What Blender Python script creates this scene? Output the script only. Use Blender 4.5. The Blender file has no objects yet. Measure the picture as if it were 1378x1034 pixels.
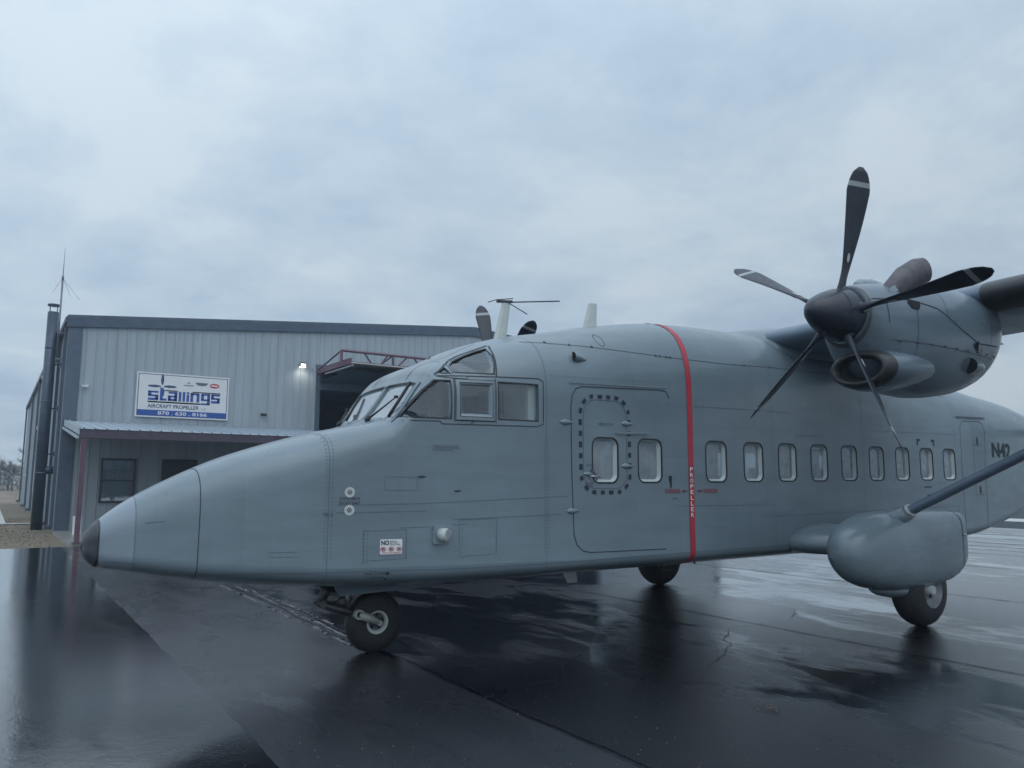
import bpy, bmesh, math, random
from mathutils import Vector, Matrix
R = math.radians
random.seed(7)
scene = bpy.context.scene
col = scene.collection

# ------------------------------------------------------------------ camera, world, sun, exposure
CAM = (-3.2595, -7.3483, 1.6810)
YAW, PITCH, ROLL = .588924, .126409, .0041512
cam = bpy.data.cameras.new('camera'); camo = bpy.data.objects.new('camera', cam); col.objects.link(camo)
f_ = Vector((math.sin(YAW)*math.cos(PITCH), math.cos(YAW)*math.cos(PITCH), math.sin(PITCH)))
r_ = Vector((math.cos(YAW), -math.sin(YAW), 0)); u_ = r_.cross(f_)
r2 = r_*math.cos(ROLL)+u_*math.sin(ROLL); u2 = -r_*math.sin(ROLL)+u_*math.cos(ROLL)
m = Matrix((r2, u2, -f_)).transposed().to_4x4(); m.translation = CAM
camo.matrix_world = m
cam.sensor_fit = 'HORIZONTAL'; cam.sensor_width = 36.0; cam.lens = 36.0*1035/1378
cam.clip_start = .05; cam.clip_end = 3000
scene.camera = camo

SUN_EL, SUN_AZ = R(58), R(200)      # high behind the overcast
w = bpy.data.worlds.new('World'); scene.world = w; w.use_nodes = True
nt = w.node_tree; nt.nodes.clear(); L = nt.links
def wn(t, **k):
    n = nt.nodes.new(t)
    for a, b in k.items(): setattr(n, a, b)
    return n
out = wn('ShaderNodeOutputWorld'); bg = wn('ShaderNodeBackground'); bg.inputs['Strength'].default_value = .1
sky = wn('ShaderNodeTexSky', sky_type='NISHITA'); sky.sun_disc = False
sky.sun_elevation = SUN_EL; sky.sun_rotation = SUN_AZ; sky.dust_density = 3.0; sky.air_density = 1.2
tc = wn('ShaderNodeTexCoord'); sp = wn('ShaderNodeSeparateXYZ'); L.new(tc.outputs['Generated'], sp.inputs[0])
def wm(op, a, b=None, c=None):
    n = wn('ShaderNodeMath', operation=op)
    for i, v in enumerate((a, b, c)):
        if v is None: continue
        if isinstance(v, (int, float)): n.inputs[i].default_value = v
        else: L.new(v, n.inputs[i])
    return n.outputs[0]
zc = wm('MAXIMUM', sp.outputs[2], 0.0)
den = wm('ADD', zc, .22)
cx = wm('DIVIDE', sp.outputs[0], den); cy = wm('DIVIDE', sp.outputs[1], den)
cb = wn('ShaderNodeCombineXYZ'); L.new(cx, cb.inputs[0]); L.new(cy, cb.inputs[1])
def wnoise(scale, det, rough, dist, off):
    mp = wn('ShaderNodeMapping'); mp.inputs['Location'].default_value = off; L.new(cb.outputs[0], mp.inputs[0])
    n = wn('ShaderNodeTexNoise'); n.inputs['Scale'].default_value = scale; n.inputs['Detail'].default_value = det
    n.inputs['Roughness'].default_value = rough; n.inputs['Distortion'].default_value = dist
    L.new(mp.outputs[0], n.inputs['Vector']); return n.outputs['Fac']
n1 = wnoise(1.05, 9, .58, .30, (3.1, 1.7, .4)); n2 = wnoise(3.3, 9, .62, .25, (7.3, 2.2, 1.1)); n3 = wnoise(.33, 3, .5, .0, (1.0, 4.0, 2.0))
cl = wm('ADD', wm('MULTIPLY', n1, .55), wm('ADD', wm('MULTIPLY', n2, .20), wm('MULTIPLY', n3, .25)))
rp = wn('ShaderNodeValToRGB'); e = rp.color_ramp.elements
e[0].position = .40; e[0].color = (.435, .560, .725, 1)
e[1].position = .60; e[1].color = (.67, .785, .885, 1)
k = e.new(.44); k.color = (.485, .615, .765, 1)
k = e.new(.50); k.color = (.57, .70, .825, 1)
k = e.new(.55); k.color = (.66, .77, .865, 1)
L.new(cl, rp.inputs[0])
# even brightening of an overcast sky towards the zenith
zb = wm('MULTIPLY', wm('ADD', 9.6, wm('ADD', wm('MULTIPLY', zc, 0.6), wm('MULTIPLY', wm('MULTIPLY', zc, zc), 9.0))), wm('SUBTRACT', 1.0, wm('MULTIPLY', wm('ADD', wm('ADD', wm('MULTIPLY', sp.outputs[0], .88), wm('MULTIPLY', sp.outputs[1], .2)), .1), .22)))   # a little darker over the eastern side
sc = wn('ShaderNodeVectorMath', operation='SCALE'); L.new(rp.outputs[0], sc.inputs[0]); L.new(zb, sc.inputs['Scale'])
mx = wn('ShaderNodeMix', data_type='RGBA'); mx.inputs['Factor'].default_value = .93
L.new(sky.outputs[0], mx.inputs['A']); L.new(sc.outputs[0], mx.inputs['B'])
L.new(mx.outputs['Result'], bg.inputs['Color']); L.new(bg.outputs[0], out.inputs[0])

sun = bpy.data.lights.new('sun', 'SUN'); sun.energy = .5; sun.angle = R(60); sun.color = (1, .96, .9)
suno = bpy.data.objects.new('sun', sun); col.objects.link(suno)
# direction towards the sun for sky rotation measured clockwise from +Y
sd = Vector((math.sin(SUN_AZ)*math.cos(SUN_EL), math.cos(SUN_AZ)*math.cos(SUN_EL), math.sin(SUN_EL)))
suno.rotation_euler = sd.to_track_quat('Z', 'Y').to_euler()
scene.view_settings.view_transform = 'Standard'; scene.view_settings.look = 'None'
scene.view_settings.exposure = 0; scene.view_settings.gamma = 1; scene.view_settings.use_curve_mapping = False

# ------------------------------------------------------------------ helpers
def srgb(r, g, b):
    f = lambda c: (c/255/12.92 if c/255 <= .04045 else ((c/255+.055)/1.055)**2.4)
    return (f(r), f(g), f(b))
class Nd:
    def __init__(s, name):
        s.m = bpy.data.materials.new(name); s.m.use_nodes = True; s.t = s.m.node_tree; s.t.nodes.clear()
        s.o = s.n('ShaderNodeOutputMaterial'); s.b = s.n('ShaderNodeBsdfPrincipled'); s.l(s.b.outputs[0], s.o.inputs[0])
        s._tc = None
    def n(s, t, **k):
        n = s.t.nodes.new(t)
        for a, b in k.items(): setattr(n, a, b)
        return n
    def l(s, a, b): s.t.links.new(a, b)
    def obj(s, scale=(1, 1, 1), loc=(0, 0, 0)):
        if s._tc is None: s._tc = s.n('ShaderNodeTexCoord')
        mp = s.n('ShaderNodeMapping'); mp.inputs['Scale'].default_value = scale; mp.inputs['Location'].default_value = loc
        s.l(s._tc.outputs['Object'], mp.inputs[0]); return mp.outputs[0]
    def noise(s, scale, det=4, rough=.5, dist=0, vec=None, vs=(1, 1, 1), loc=(0, 0, 0)):
        n = s.n('ShaderNodeTexNoise'); n.inputs['Scale'].default_value = scale; n.inputs['Detail'].default_value = det
        n.inputs['Roughness'].default_value = rough; n.inputs['Distortion'].default_value = dist
        s.l(vec or s.obj(vs, loc), n.inputs['Vector']); return n.outputs['Fac']
    def ramp(s, fac, *st):
        r = s.n('ShaderNodeValToRGB'); e = r.color_ramp.elements
        while len(e) < len(st): e.new(.5)
        for i, (p, c) in enumerate(st):
            e[i].position = p; c = (c, c, c) if isinstance(c, (int, float)) else c; e[i].color = (*c, 1)
        s.l(fac, r.inputs[0]); return r.outputs[0]
    def math(s, op, a, b=0.0, c=0.0, clamp=False):
        n = s.n('ShaderNodeMath', operation=op); n.use_clamp = clamp
        for i, v in enumerate((a, b, c)):
            if isinstance(v, (int, float)): n.inputs[i].default_value = v
            else: s.l(v, n.inputs[i])
        return n.outputs[0]
    def mix(s, f, a, b):
        n = s.n('ShaderNodeMix', data_type='RGBA')
        for k, v in (('Factor', f), ('A', a), ('B', b)):
            if isinstance(v, (int, float)): n.inputs[k].default_value = v if k == 'Factor' else (v, v, v, 1)
            elif isinstance(v, tuple): n.inputs[k].default_value = (*v, 1)
            else: s.l(v, n.inputs[k])
        return n.outputs['Result']
    def bump(s, h, strength=.2, dist=.01, norm=None):
        n = s.n('ShaderNodeBump'); n.inputs['Strength'].default_value = strength; n.inputs['Distance'].default_value = dist
        s.l(h, n.inputs['Height'])
        if norm: s.l(norm, n.inputs['Normal'])
        return n.outputs[0]
    def set(s, **k):
        for a, v in k.items():
            i = s.b.inputs[a.replace('_', ' ')]
            if isinstance(v, (int, float)): i.default_value = v
            elif isinstance(v, tuple): i.default_value = (*v, 1) if len(v) == 3 else v
            else: s.l(v, i)
        return s
def plain(name, c, rough=.5, metal=0, var=.12, scale=6, bump=0, spec=.5):
    M = Nd(name); n = M.noise(scale, 5, .6)
    a = tuple(v*(1-var) for v in c); b = tuple(min(1, v*(1+var)) for v in c)
    M.set(Base_Color=M.ramp(n, (.3, a), (.7, b)), Metallic=metal, Specular_IOR_Level=spec)
    rr = M.ramp(M.noise(scale*3, 3, .6), (.3, max(.02, rough-.06)), (.7, min(1, rough+.06)))
    M.l(rr, M.b.inputs['Roughness'])
    if bump: M.l(M.bump(M.noise(scale*8, 4, .6), bump, .004), M.b.inputs['Normal'])
    return M.m

class MB:
    def __init__(s): s.v = []; s.f = []; s.mi = []; s.sm = []
    def add(s, vs, fs, mi=0, smooth=False):
        o = len(s.v); s.v += [tuple(p) for p in vs]
        for f in fs: s.f.append(tuple(i+o for i in f)); s.mi.append(mi); s.sm.append(smooth)
        return s
    def box(s, x0, x1, y0, y1, z0, z1, mi=0):
        v = [(x, y, z) for z in (z0, z1) for y in (y0, y1) for x in (x0, x1)]
        return s.add(v, [(0, 2, 3, 1), (4, 5, 7, 6), (0, 1, 5, 4), (2, 6, 7, 3), (0, 4, 6, 2), (1, 3, 7, 5)], mi)
    def quad(s, a, b, c, d, mi=0): return s.add([a, b, c, d], [(0, 1, 2, 3)], mi)
    def prism(s, poly, y0, y1, mi=0):                 # poly in x,z; extruded along y
        n = len(poly); v = [(x, y0, z) for x, z in poly]+[(x, y1, z) for x, z in poly]
        f = [tuple(range(n)), tuple(range(2*n-1, n-1, -1))]+[(i, i+n, (i+1) % n+n, (i+1) % n) for i in range(n)]
        return s.add(v, f, mi)
    def ext(s, poly, z0, z1, mi=0):                   # poly in x,y (ccw)
        n = len(poly); v = [(x, y, z0) for x, y in poly]+[(x, y, z1) for x, y in poly]
        f = [tuple(range(n-1, -1, -1)), tuple(range(n, 2*n))]+[(i, (i+1) % n, (i+1) % n+n, i+n) for i in range(n)]
        return s.add(v, f, mi)
    def loft(s, rings, mi=0, smooth=True, cap0=True, cap1=True, closed=True):
        n = len(rings[0]); v = [p for r in rings for p in r]; f = []
        for k in range(len(rings)-1):
            for i in range(n if closed else n-1):
                j = (i+1) % n; f.append((k*n+i, k*n+j, (k+1)*n+j, (k+1)*n+i))
        s.add(v, f, mi, smooth)
        o = len(s.v)-len(v)
        if cap0: s.f.append(tuple(o+i for i in range(n-1, -1, -1))); s.mi.append(mi); s.sm.append(False)
        if cap1: s.f.append(tuple(o+(len(rings)-1)*n+i for i in range(n))); s.mi.append(mi); s.sm.append(False)
        return s
    def tube(s, pts, r, n=10, mi=0, smooth=True, flat=1.0, up=None):
        pts = [Vector(p) for p in pts]; rings = []
        for i, p in enumerate(pts):
            d = (pts[min(i+1, len(pts)-1)]-pts[max(i-1, 0)]).normalized()
            a = Vector(up) if up else (Vector((0, 0, 1)) if abs(d.z) < .9 else Vector((1, 0, 0)))
            x = d.cross(a).normalized(); y = x.cross(d).normalized()
            ri = r[i] if isinstance(r, (list, tuple)) else r
            rings.append([tuple(p+x*ri*math.cos(t)+y*ri*flat*math.sin(t)) for t in [2*math.pi*k/n for k in range(n)]])
        return s.loft(rings, mi, smooth)
    def build(s, name, mats, parent=None, matrix=None, flip=False, loc=None):
        me = bpy.data.meshes.new(name); me.from_pydata(s.v, [], s.f)
        mats = mats if isinstance(mats, (list, tuple)) else [mats]
        for x in mats: me.materials.append(x)
        me.polygons.foreach_set('material_index', s.mi); me.polygons.foreach_set('use_smooth', s.sm)
        bm = bmesh.new(); bm.from_mesh(me); bmesh.ops.recalc_face_normals(bm, faces=bm.faces); bm.to_mesh(me); bm.free()
        me.update()
        return link(name, me, parent, loc)
def link(name, me, parent=None, loc=None, rot=None):
    o = bpy.data.objects.new(name, me); col.objects.link(o)
    if parent: o.parent = parent
    if loc: o.location = loc
    if rot: o.rotation_euler = rot
    return o
def tag(o, label=None, cat=None, group=None, kind=None):
    for k, v in (('label', label), ('category', cat), ('group', group), ('kind', kind)):
        if v: o[k] = v
    return o
def thing(name, label, cat, loc=(0, 0, 0), group=None):
    return tag(link(name, None, None, loc), label, cat, group)
def off(o, root):                                    # geometry written in world space, parented to a located root
    o.location = -root.location; return o
def text_mesh(txt, w=None, h=None, bold=0.0, space=1.0):
    c = bpy.data.curves.new('lettering', 'FONT'); c.body = txt; c.size = 1; c.resolution_u = 3; c.offset = bold; c.space_character = space
    o = bpy.data.objects.new('lettering', c); col.objects.link(o)
    dg = bpy.context.evaluated_depsgraph_get(); me = bpy.data.meshes.new_from_object(o.evaluated_get(dg))
    vs = [v.co.copy() for v in me.vertices]; fs = [tuple(p.vertices) for p in me.polygons]
    bpy.data.objects.remove(o); bpy.data.curves.remove(c); bpy.data.meshes.remove(me)
    x0 = min(v.x for v in vs); x1 = max(v.x for v in vs); y0 = min(v.y for v in vs); y1 = max(v.y for v in vs)
    sx = w/(x1-x0) if w else None; sy = h/(y1-y0) if h else sx
    if sx is None: sx = sy
    return [((v.x-x0)*sx, (v.y-y0)*sy) for v in vs], fs, (x1-x0)*sx, (y1-y0)*sy
def rrect(w, h, r, n=6):
    p = []
    for cx, cz, a0 in ((w/2-r, h/2-r, 0), (-w/2+r, h/2-r, 90), (-w/2+r, -h/2+r, 180), (w/2-r, -h/2+r, 270)):
        for k in range(n+1):
            a = R(a0+90*k/n); p.append((cx+r*math.cos(a), cz+r*math.sin(a)))
    return p
import math
# ---- aircraft hull sections: x, half width, bottom, side start, side end, top, top exponent, bottom exponent
SEC = [
(-2.62,.015,1.125,1.13,1.15,1.155,2.2,2.2),
(-2.605,.075,1.065,1.12,1.16,1.225,2.2,2.2),
(-2.57,.125,1.015,1.12,1.17,1.285,2.3,2.3),
(-2.50,.185,.965,1.10,1.19,1.36,2.4,2.4),
(-2.30,.285,.925,1.07,1.24,1.515,2.6,2.6),
(-2.00,.395,.865,1.04,1.32,1.685,2.8,2.8),
(-1.60,.525,.80,1.00,1.44,1.87,3.0,2.8),
(-1.15,.650,.748,.96,1.60,2.025,3.2,2.8),
(-.65,.765,.708,.93,1.78,2.165,3.5,2.8),
(-.24,.850,.688,.92,1.93,2.270,4.0,2.8),
(.11,.920,.680,.92,2.36,2.700,4.0,2.8),
(.18,.935,.680,.92,2.38,2.80,3.6,2.8),
(.50,.995,.682,.91,2.42,2.955,3.0,2.8),
(.90,1.060,.685,.91,2.46,3.15,2.8,2.8),
(1.30,1.105,.688,.91,2.50,3.275,2.8,2.8),
(1.75,1.120,.700,.91,2.50,3.365,2.9,2.8),
(2.40,1.120,.700,.91,2.50,3.510,3.1,2.8),
(3.40,1.120,.705,.91,2.50,3.660,3.3,2.8),
(4.30,1.120,.710,.92,2.50,3.700,3.3,2.8),
(5.20,1.120,.715,.92,2.52,3.710,3.3,2.8),
(7.40,1.120,.730,.94,2.50,3.600,3.2,2.8),
(9.20,1.120,.755,.97,2.45,3.440,3.1,2.8),
(10.0,1.115,.795,1.03,2.42,3.365,3.0,2.8),
(10.7,1.095,.885,1.15,2.38,3.290,3.0,2.8),
(11.8,1.03,1.11,1.34,2.35,3.21,3.0,2.8),
(13.0,.90,1.52,1.70,2.36,3.050,2.8,2.8),
(14.3,.66,1.92,2.05,2.40,2.880,2.6,2.6),
(15.05,.30,2.25,2.33,2.45,2.640,2.4,2.4)]
def _pchip(xs, ys):
    n=len(xs); h=[xs[i+1]-xs[i] for i in range(n-1)]; d=[(ys[i+1]-ys[i])/h[i] for i in range(n-1)]
    m=[0.0]*n; m[0]=d[0]; m[-1]=d[-1]
    for i in range(1,n-1):
        if d[i-1]*d[i]<=0: m[i]=0.0
        else:
            w1=2*h[i]+h[i-1]; w2=h[i]+2*h[i-1]; m[i]=(w1+w2)/(w1/d[i-1]+w2/d[i])
    def f(x):
        x=min(max(x,xs[0]),xs[-1]); k=0
        while k<n-2 and x>xs[k+1]: k+=1
        t=(x-xs[k])/h[k]; t2=t*t; t3=t2*t
        return ys[k]*(2*t3-3*t2+1)+m[k]*h[k]*(t3-2*t2+t)+ys[k+1]*(-2*t3+3*t2)+m[k+1]*h[k]*(t3-t2)
    return f
_XS=[s[0] for s in SEC]
_F=[_pchip(_XS,[s[k] for s in SEC]) for k in range(1,8)]
def sec(x): return [f(x) for f in _F]
def side_y(x,z):                      # half width of the hull at station x and height z
    w,zb,zl,zs,zt,nt,nb=sec(x)
    if z>=zs:
        q=min(1.0,(z-zs)/max(1e-6,zt-zs)); return w*max(0.0,1-q**nt)**(1/nt)
    if z<=zl:
        q=min(1.0,(zl-z)/max(1e-6,zl-zb)); return w*max(0.0,1-q**nb)**(1/nb)
    return w
def top_z(x,y):
    w,zb,zl,zs,zt,nt,nb=sec(x); q=min(1.0,abs(y)/w)
    return zs+(zt-zs)*max(0.0,1-q**nt)**(1/nt)

# ------------------------------------------------------------------ materials
def paint(name, c, seed=0.0, rough=.36, dirt=.35, radome=False):
    M = Nd(name)
    big = M.noise(.9, 4, .55, .2, vs=(1, 1, .8), loc=(seed, 0, 0)); st = M.noise(2.2, 6, .6, .1, vs=(.35, 1, 3.2), loc=(seed, 2, 1))
    fine = M.noise(26, 4, .6, 0, vs=(.7, 1, 1))
    base = M.mix(M.ramp(big, (.35, 0), (.68, 1)), tuple(v*.90 for v in c), tuple(v*1.07 for v in c))
    base = M.mix(M.math('MULTIPLY', M.ramp(st, (.50, 0), (.72, 1)), dirt), base, tuple(v*.72 for v in c))
    base = M.mix(M.math('MULTIPLY', M.ramp(fine, (.55, 0), (.8, 1)), .18), base, tuple(v*1.25 for v in c))
    if radome:                                                       # the radome is painted a paler grey
        tcx = M.n('ShaderNodeTexCoord'); sx = M.n('ShaderNodeSeparateXYZ'); M.l(tcx.outputs['Object'], sx.inputs[0])
        base = M.mix(M.math('MULTIPLY', M.math('LESS_THAN', sx.outputs[0], -2.262), .45), base, (.27, .32, .39))
    # one skin panel is a touch darker or paler than the next
    tcp = M.n('ShaderNodeTexCoord'); sp_ = M.n('ShaderNodeSeparateXYZ'); M.l(tcp.outputs['Object'], sp_.inputs[0])
    cp = M.n('ShaderNodeCombineXYZ'); M.l(M.math('FLOOR', M.math('DIVIDE', M.math('ADD', sp_.outputs[0], .13), .665)), cp.inputs[0]); M.l(M.math('FLOOR', M.math('DIVIDE', M.math('ADD', sp_.outputs[2], M.math('MULTIPLY', sp_.outputs[0], -.01)), .64)), cp.inputs[1])
    wn2 = M.n('ShaderNodeTexWhiteNoise', noise_dimensions='2D'); M.l(cp.outputs[0], wn2.inputs['Vector'])
    base = M.mix(M.math('MULTIPLY', wn2.outputs['Value'], .11), base, tuple(v*.35 for v in c))
    # run-down streaks
    sr = M.noise(9, 5, .7, .3, vs=(1, 1, .10), loc=(seed+4, 0, 0))
    base = M.mix(M.math('MULTIPLY', M.ramp(sr, (.56, 0), (.75, 1)), .16), base, tuple(v*.62 for v in c))
    M.set(Base_Color=base, Specular_IOR_Level=.5, Coat_Weight=.45, Coat_Roughness=.16, Coat_IOR=1.36)
    M.l(M.ramp(M.noise(3.5, 5, .6, 0, vs=(.6, 1, 1.6)), (.3, rough-.10), (.7, rough+.12)), M.b.inputs['Roughness'])
    h = M.math('ADD', M.math('MULTIPLY', M.noise(1.7, 2, .5, 0, vs=(.55, 1, 1.7)), .9), M.math('MULTIPLY', M.noise(7, 3, .5, 0, vs=(.4, 1, 1.5)), .1))
    M.l(M.bump(h, .75, .02), M.b.inputs['Normal'])
    return M.m
GREY = (.166, .222, .262)
m_hull = paint('grey_aircraft_paint', GREY, radome=True)
m_cowl = paint('grey_cowling_paint', (.130, .178, .222), 7.0, .34, .6)
m_hull2 = paint('grey_fairing_paint', (.192, .250, .290), 5.0, .30, .45)
m_wing = paint('grey_wing_paint', (.115, .165, .225), 9.0, .42, .5)
m_inner = plain('cabin_lining', (.17, .21, .26), .6)
m_cream = plain('cream_lining', (.62, .60, .48), .55)
m_frame = plain('window_frame_metal', (.40, .46, .48), .35, 0, .08)
m_black = plain('black_rubber', (.018, .02, .024), .55, 0, .2, 20, .2)
m_boot = plain('deicing_boot', (.03, .034, .04), .38, 0, .25, 9)
m_nose = plain('black_nose_rubber', (.040, .046, .056), .42, 0, .3, 12, .1)
m_lap = plain('skin_joint', (.085, .125, .160), .7)
m_band = plain('faded_white_band', (.33, .37, .40), .5)
m_line = plain('panel_gap', (.035, .045, .055), .8)
m_ink = plain('black_stencil_ink', (.020, .028, .042), .6)
m_fade = plain('faded_stencil_ink', (.07, .09, .115), .7)
m_red = plain('red_stripe_paint', (.42, .036, .058), .4, 0, .12)
m_redfade = plain('faded_red_stencil', (.30, .04, .07), .6)
m_white = plain('white_lettering', (.80, .80, .80), .5, 0, .05)
m_stickr = plain('sticker_white', (.72, .73, .74), .4, 0, .04)
m_blade = plain('propeller_blade_paint', (.022, .031, .048), .38, 0, .25, 5)
m_spin = plain('spinner_paint', (.022, .030, .046), .30, 0, .08, 4)
m_ltgrey = plain('light_grey_paint', (.48, .52, .52), .4, 0, .06)
m_metal = plain('bare_metal', (.40, .42, .44), .35, .8, .15, 14)
m_dkmetal = plain('dark_metal', (.10, .11, .12), .5, .5, .25, 14)
m_exh = plain('exhaust_metal', (.10, .098, .110), .45, .4, .3, 9, .1)
m_void = plain('dark_opening', (.008, .01, .013), .9)
m_seat = plain('dark_seat_fabric', (.05, .065, .09), .9)
def tyre_mat():
    M = Nd('tyre_rubber'); n = M.noise(30, 5, .65)
    M.set(Base_Color=M.ramp(n, (.3, (.010, .012, .016)), (.75, (.028, .030, .034))), Roughness=.6)
    M.l(M.bump(n, .3, .004), M.b.inputs['Normal']); return M.m
m_tyre = tyre_mat()
def glass(name, tint, refl=.22, rough=.03, d0=.03, d1=.16, dc=(.30, .36, .42)):
    M = Nd(name); tr = M.n('ShaderNodeBsdfTransparent'); tr.inputs[0].default_value = (*tint, 1)
    gl = M.n('ShaderNodeBsdfGlossy'); gl.inputs['Roughness'].default_value = rough; gl.inputs[0].default_value = (.9, .95, 1, 1)
    ge = M.n('ShaderNodeNewGeometry'); vd = M.n('ShaderNodeVectorMath', operation='DOT_PRODUCT'); M.l(ge.outputs['Normal'], vd.inputs[0]); M.l(ge.outputs['Incoming'], vd.inputs[1])
    fr = M.math('POWER', M.math('SUBTRACT', 1.0, M.math('ABSOLUTE', vd.outputs['Value'])), 4.0)      # reflection grows towards grazing view
    f = M.math('ADD', M.math('MULTIPLY', fr, 1.0-refl), refl, 0, True)
    df = M.n('ShaderNodeBsdfDiffuse'); df.inputs[0].default_value = (*dc, 1)
    m0 = M.n('ShaderNodeMixShader'); m0.inputs[0].default_value = .10
    dirt = M.ramp(M.noise(5, 5, .6), (.35, d0), (.8, d1)); M.l(dirt, m0.inputs[0])
    M.l(tr.outputs[0], m0.inputs[1]); M.l(df.outputs[0], m0.inputs[2])
    mx = M.n('ShaderNodeMixShader'); M.l(f, mx.inputs[0]); M.l(m0.outputs[0], mx.inputs[1]); M.l(gl.outputs[0], mx.inputs[2])
    M.l(M.bump(M.noise(2.5, 2, .5), .08, .02), gl.inputs['Normal'])
    M.t.nodes.remove(M.b); M.l(mx.outputs[0], M.o.inputs[0]); return M.m
m_glass = glass('cockpit_glass', (.66, .76, .84), .10, .03, .02, .10)
m_cglass = glass('cabin_glass', (.72, .80, .85), .09, .08, .38, .62, (.40, .47, .52))
m_wglass = glass('wet_windscreen_glass', (.7, .76, .78), .30, .12, .15, .4, (.5, .56, .6))

# ------------------------------------------------------------------ ground
def asphalt():
    M = Nd('wet_asphalt')
    tcn = M.n('ShaderNodeTexCoord'); s = M.n('ShaderNodeSeparateXYZ'); M.l(tcn.outputs['Object'], s.inputs[0])
    x, y = s.outputs[0], s.outputs[1]
    wob = M.math('MULTIPLY', M.math('SUBTRACT', M.noise(1.3, 3, .5), .5), .10)
    xx = M.math('ADD', x, wob)
    strip = M.math('MULTIPLY', M.math('GREATER_THAN', xx, -1.72), M.math('LESS_THAN', xx, .05))     # rougher paving strip
    lane = M.math('FLOOR', M.math('DIVIDE', M.math('SUBTRACT', xx, .05), 4.5))
    wn_ = M.n('ShaderNodeTexWhiteNoise', noise_dimensions='1D'); M.l(lane, wn_.inputs['W'])
    big = M.noise(.33, 5, .55, .6, vs=(1, .6, 1)); mid = M.noise(1.6, 5, .6, .5, vs=(1.3, .5, 1)); agg = M.noise(60, 3, .75); grain = M.noise(30, 5, .75)
    wet = M.math('ADD', M.math('MULTIPLY', big, .65), M.math('MULTIPLY', mid, .35))
    dry = M.ramp(wet, (.455, 0), (.525, 1))                                                           # 0 puddle .. 1 open texture
    dry = M.math('MAXIMUM', dry, M.math('MULTIPLY', strip, M.ramp(mid, (.30, .45), (.6, .95))))
    left = M.math('LESS_THAN', xx, -1.72)
    dry = M.math('MULTIPLY', dry, M.math('SUBTRACT', 1.0, M.math('MULTIPLY', left, .86)))
    base = M.mix(dry, (.0003, .0008, .0026), (.0007, .0013, .0034))
    base = M.mix(M.math('MULTIPLY', M.ramp(grain, (.45, 0), (.75, 1)), .5), base, (.0022, .0034, .0068))
    base = M.mix(M.math('MULTIPLY', strip, .5), base, (.040, .044, .052))
    base = M.mix(M.math('MULTIPLY', M.ramp(agg, (.64, 0), (.71, 1)), M.math('MULTIPLY', M.math('MAXIMUM', dry, .25), .38)), base, (.15, .14, .155))
    M.set(Base_Color=base, Specular_IOR_Level=.25, Coat_Weight=1.0, Coat_IOR=1.42)
    M.l(M.ramp(dry, (0, .12), (1, .34)), M.b.inputs['Roughness'])
    M.l(M.math('ADD', M.math('MULTIPLY', M.ramp(dry, (0, .0), (1, 1.0)), .15), .03), M.b.inputs['Coat Roughness'])
    hh = M.math('MULTIPLY', M.math('ADD', agg, M.math('MULTIPLY', grain, 1.2)), M.math('ADD', dry, .10))
    b1 = M.bump(hh, .50, .005)
    rip = M.noise(5.5, 6, .66, .3, vs=(1.0, .6, 1))
    b2 = M.bump(rip, .10, .02, b1)
    M.l(b2, M.b.inputs['Normal'])
    b3 = M.bump(M.math('ADD', M.math('MULTIPLY', rip, .6), M.math('MULTIPLY', hh, .45)), .17, .014); M.l(b3, M.b.inputs['Coat Normal'])
    return M.m
m_asph = asphalt()
def ground_mat(name, a, b, c, sc=1.0, rough=.95):
    M = Nd(name); n = M.noise(.35*sc, 6, .6, .5); n2 = M.noise(4*sc, 5, .7)
    k = M.mix(M.ramp(n, (.38, 0), (.62, 1)), a, b); k = M.mix(M.math('MULTIPLY', M.ramp(n2, (.40, 0), (.75, 1)), .35), k, c)
    M.set(Base_Color=k, Roughness=rough); M.l(M.bump(n2, .3, .02), M.b.inputs['Normal']); return M.m
m_grass = ground_mat('winter_grass_ground', (.15, .135, .10), (.21, .17, .125), (.12, .10, .075))
m_field = ground_mat('brown_field', (.19, .155, .125), (.25, .20, .15), (.15, .13, .11), .3)
m_verge = ground_mat('dark_wet_verge', (.022, .036, .050), (.034, .048, .056), (.014, .022, .032))
m_conc = plain('wet_concrete', (.28, .28, .27), .35, 0, .2, 2.5, .15)
m_concp = plain('pale_concrete', (.50, .50, .48), .45, 0, .12, 2.0)
def sheet(name, x0, x1, y0, y1, z, mat, nx=1, ny=1):
    b = MB()
    for i in range(nx):
        for j in range(ny):
            a, c = x0+(x1-x0)*i/nx, x0+(x1-x0)*(i+1)/nx; d, e = y0+(y1-y0)*j/ny, y0+(y1-y0)*(j+1)/ny
            b.quad((a, d, z), (c, d, z), (c, e, z), (a, e, z))
    return tag(b.build(name, mat), kind='structure')
sheet('ground', -400, 400, -400, 400, -.030, m_grass)
sheet('field', -390, -1.7, 47, 118, -.024, m_field)
sheet('field', -390, 390, 118, 390, -.018, m_field)
b = MB(); b.add([(-60, -60, 0), (29.0, -60, 0), (29.0, 12, 0), (27.2, 18, 0), (26.5, 21.64, 0), (6.62, 21.64, 0), (6.62, 15.45, 0), (-60, 15.45, 0)], [tuple(range(8))])
apron = tag(b.build('apron', m_asph), kind='structure')
sheet('verge', 29.0, 64, -60, 90, -.012, m_verge)
sheet('taxiway', 35.2, 38.4, -60, 60, -.006, m_concp)
sheet('taxiway', 52, 62, -60, 60, -.006, m_asph)
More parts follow.
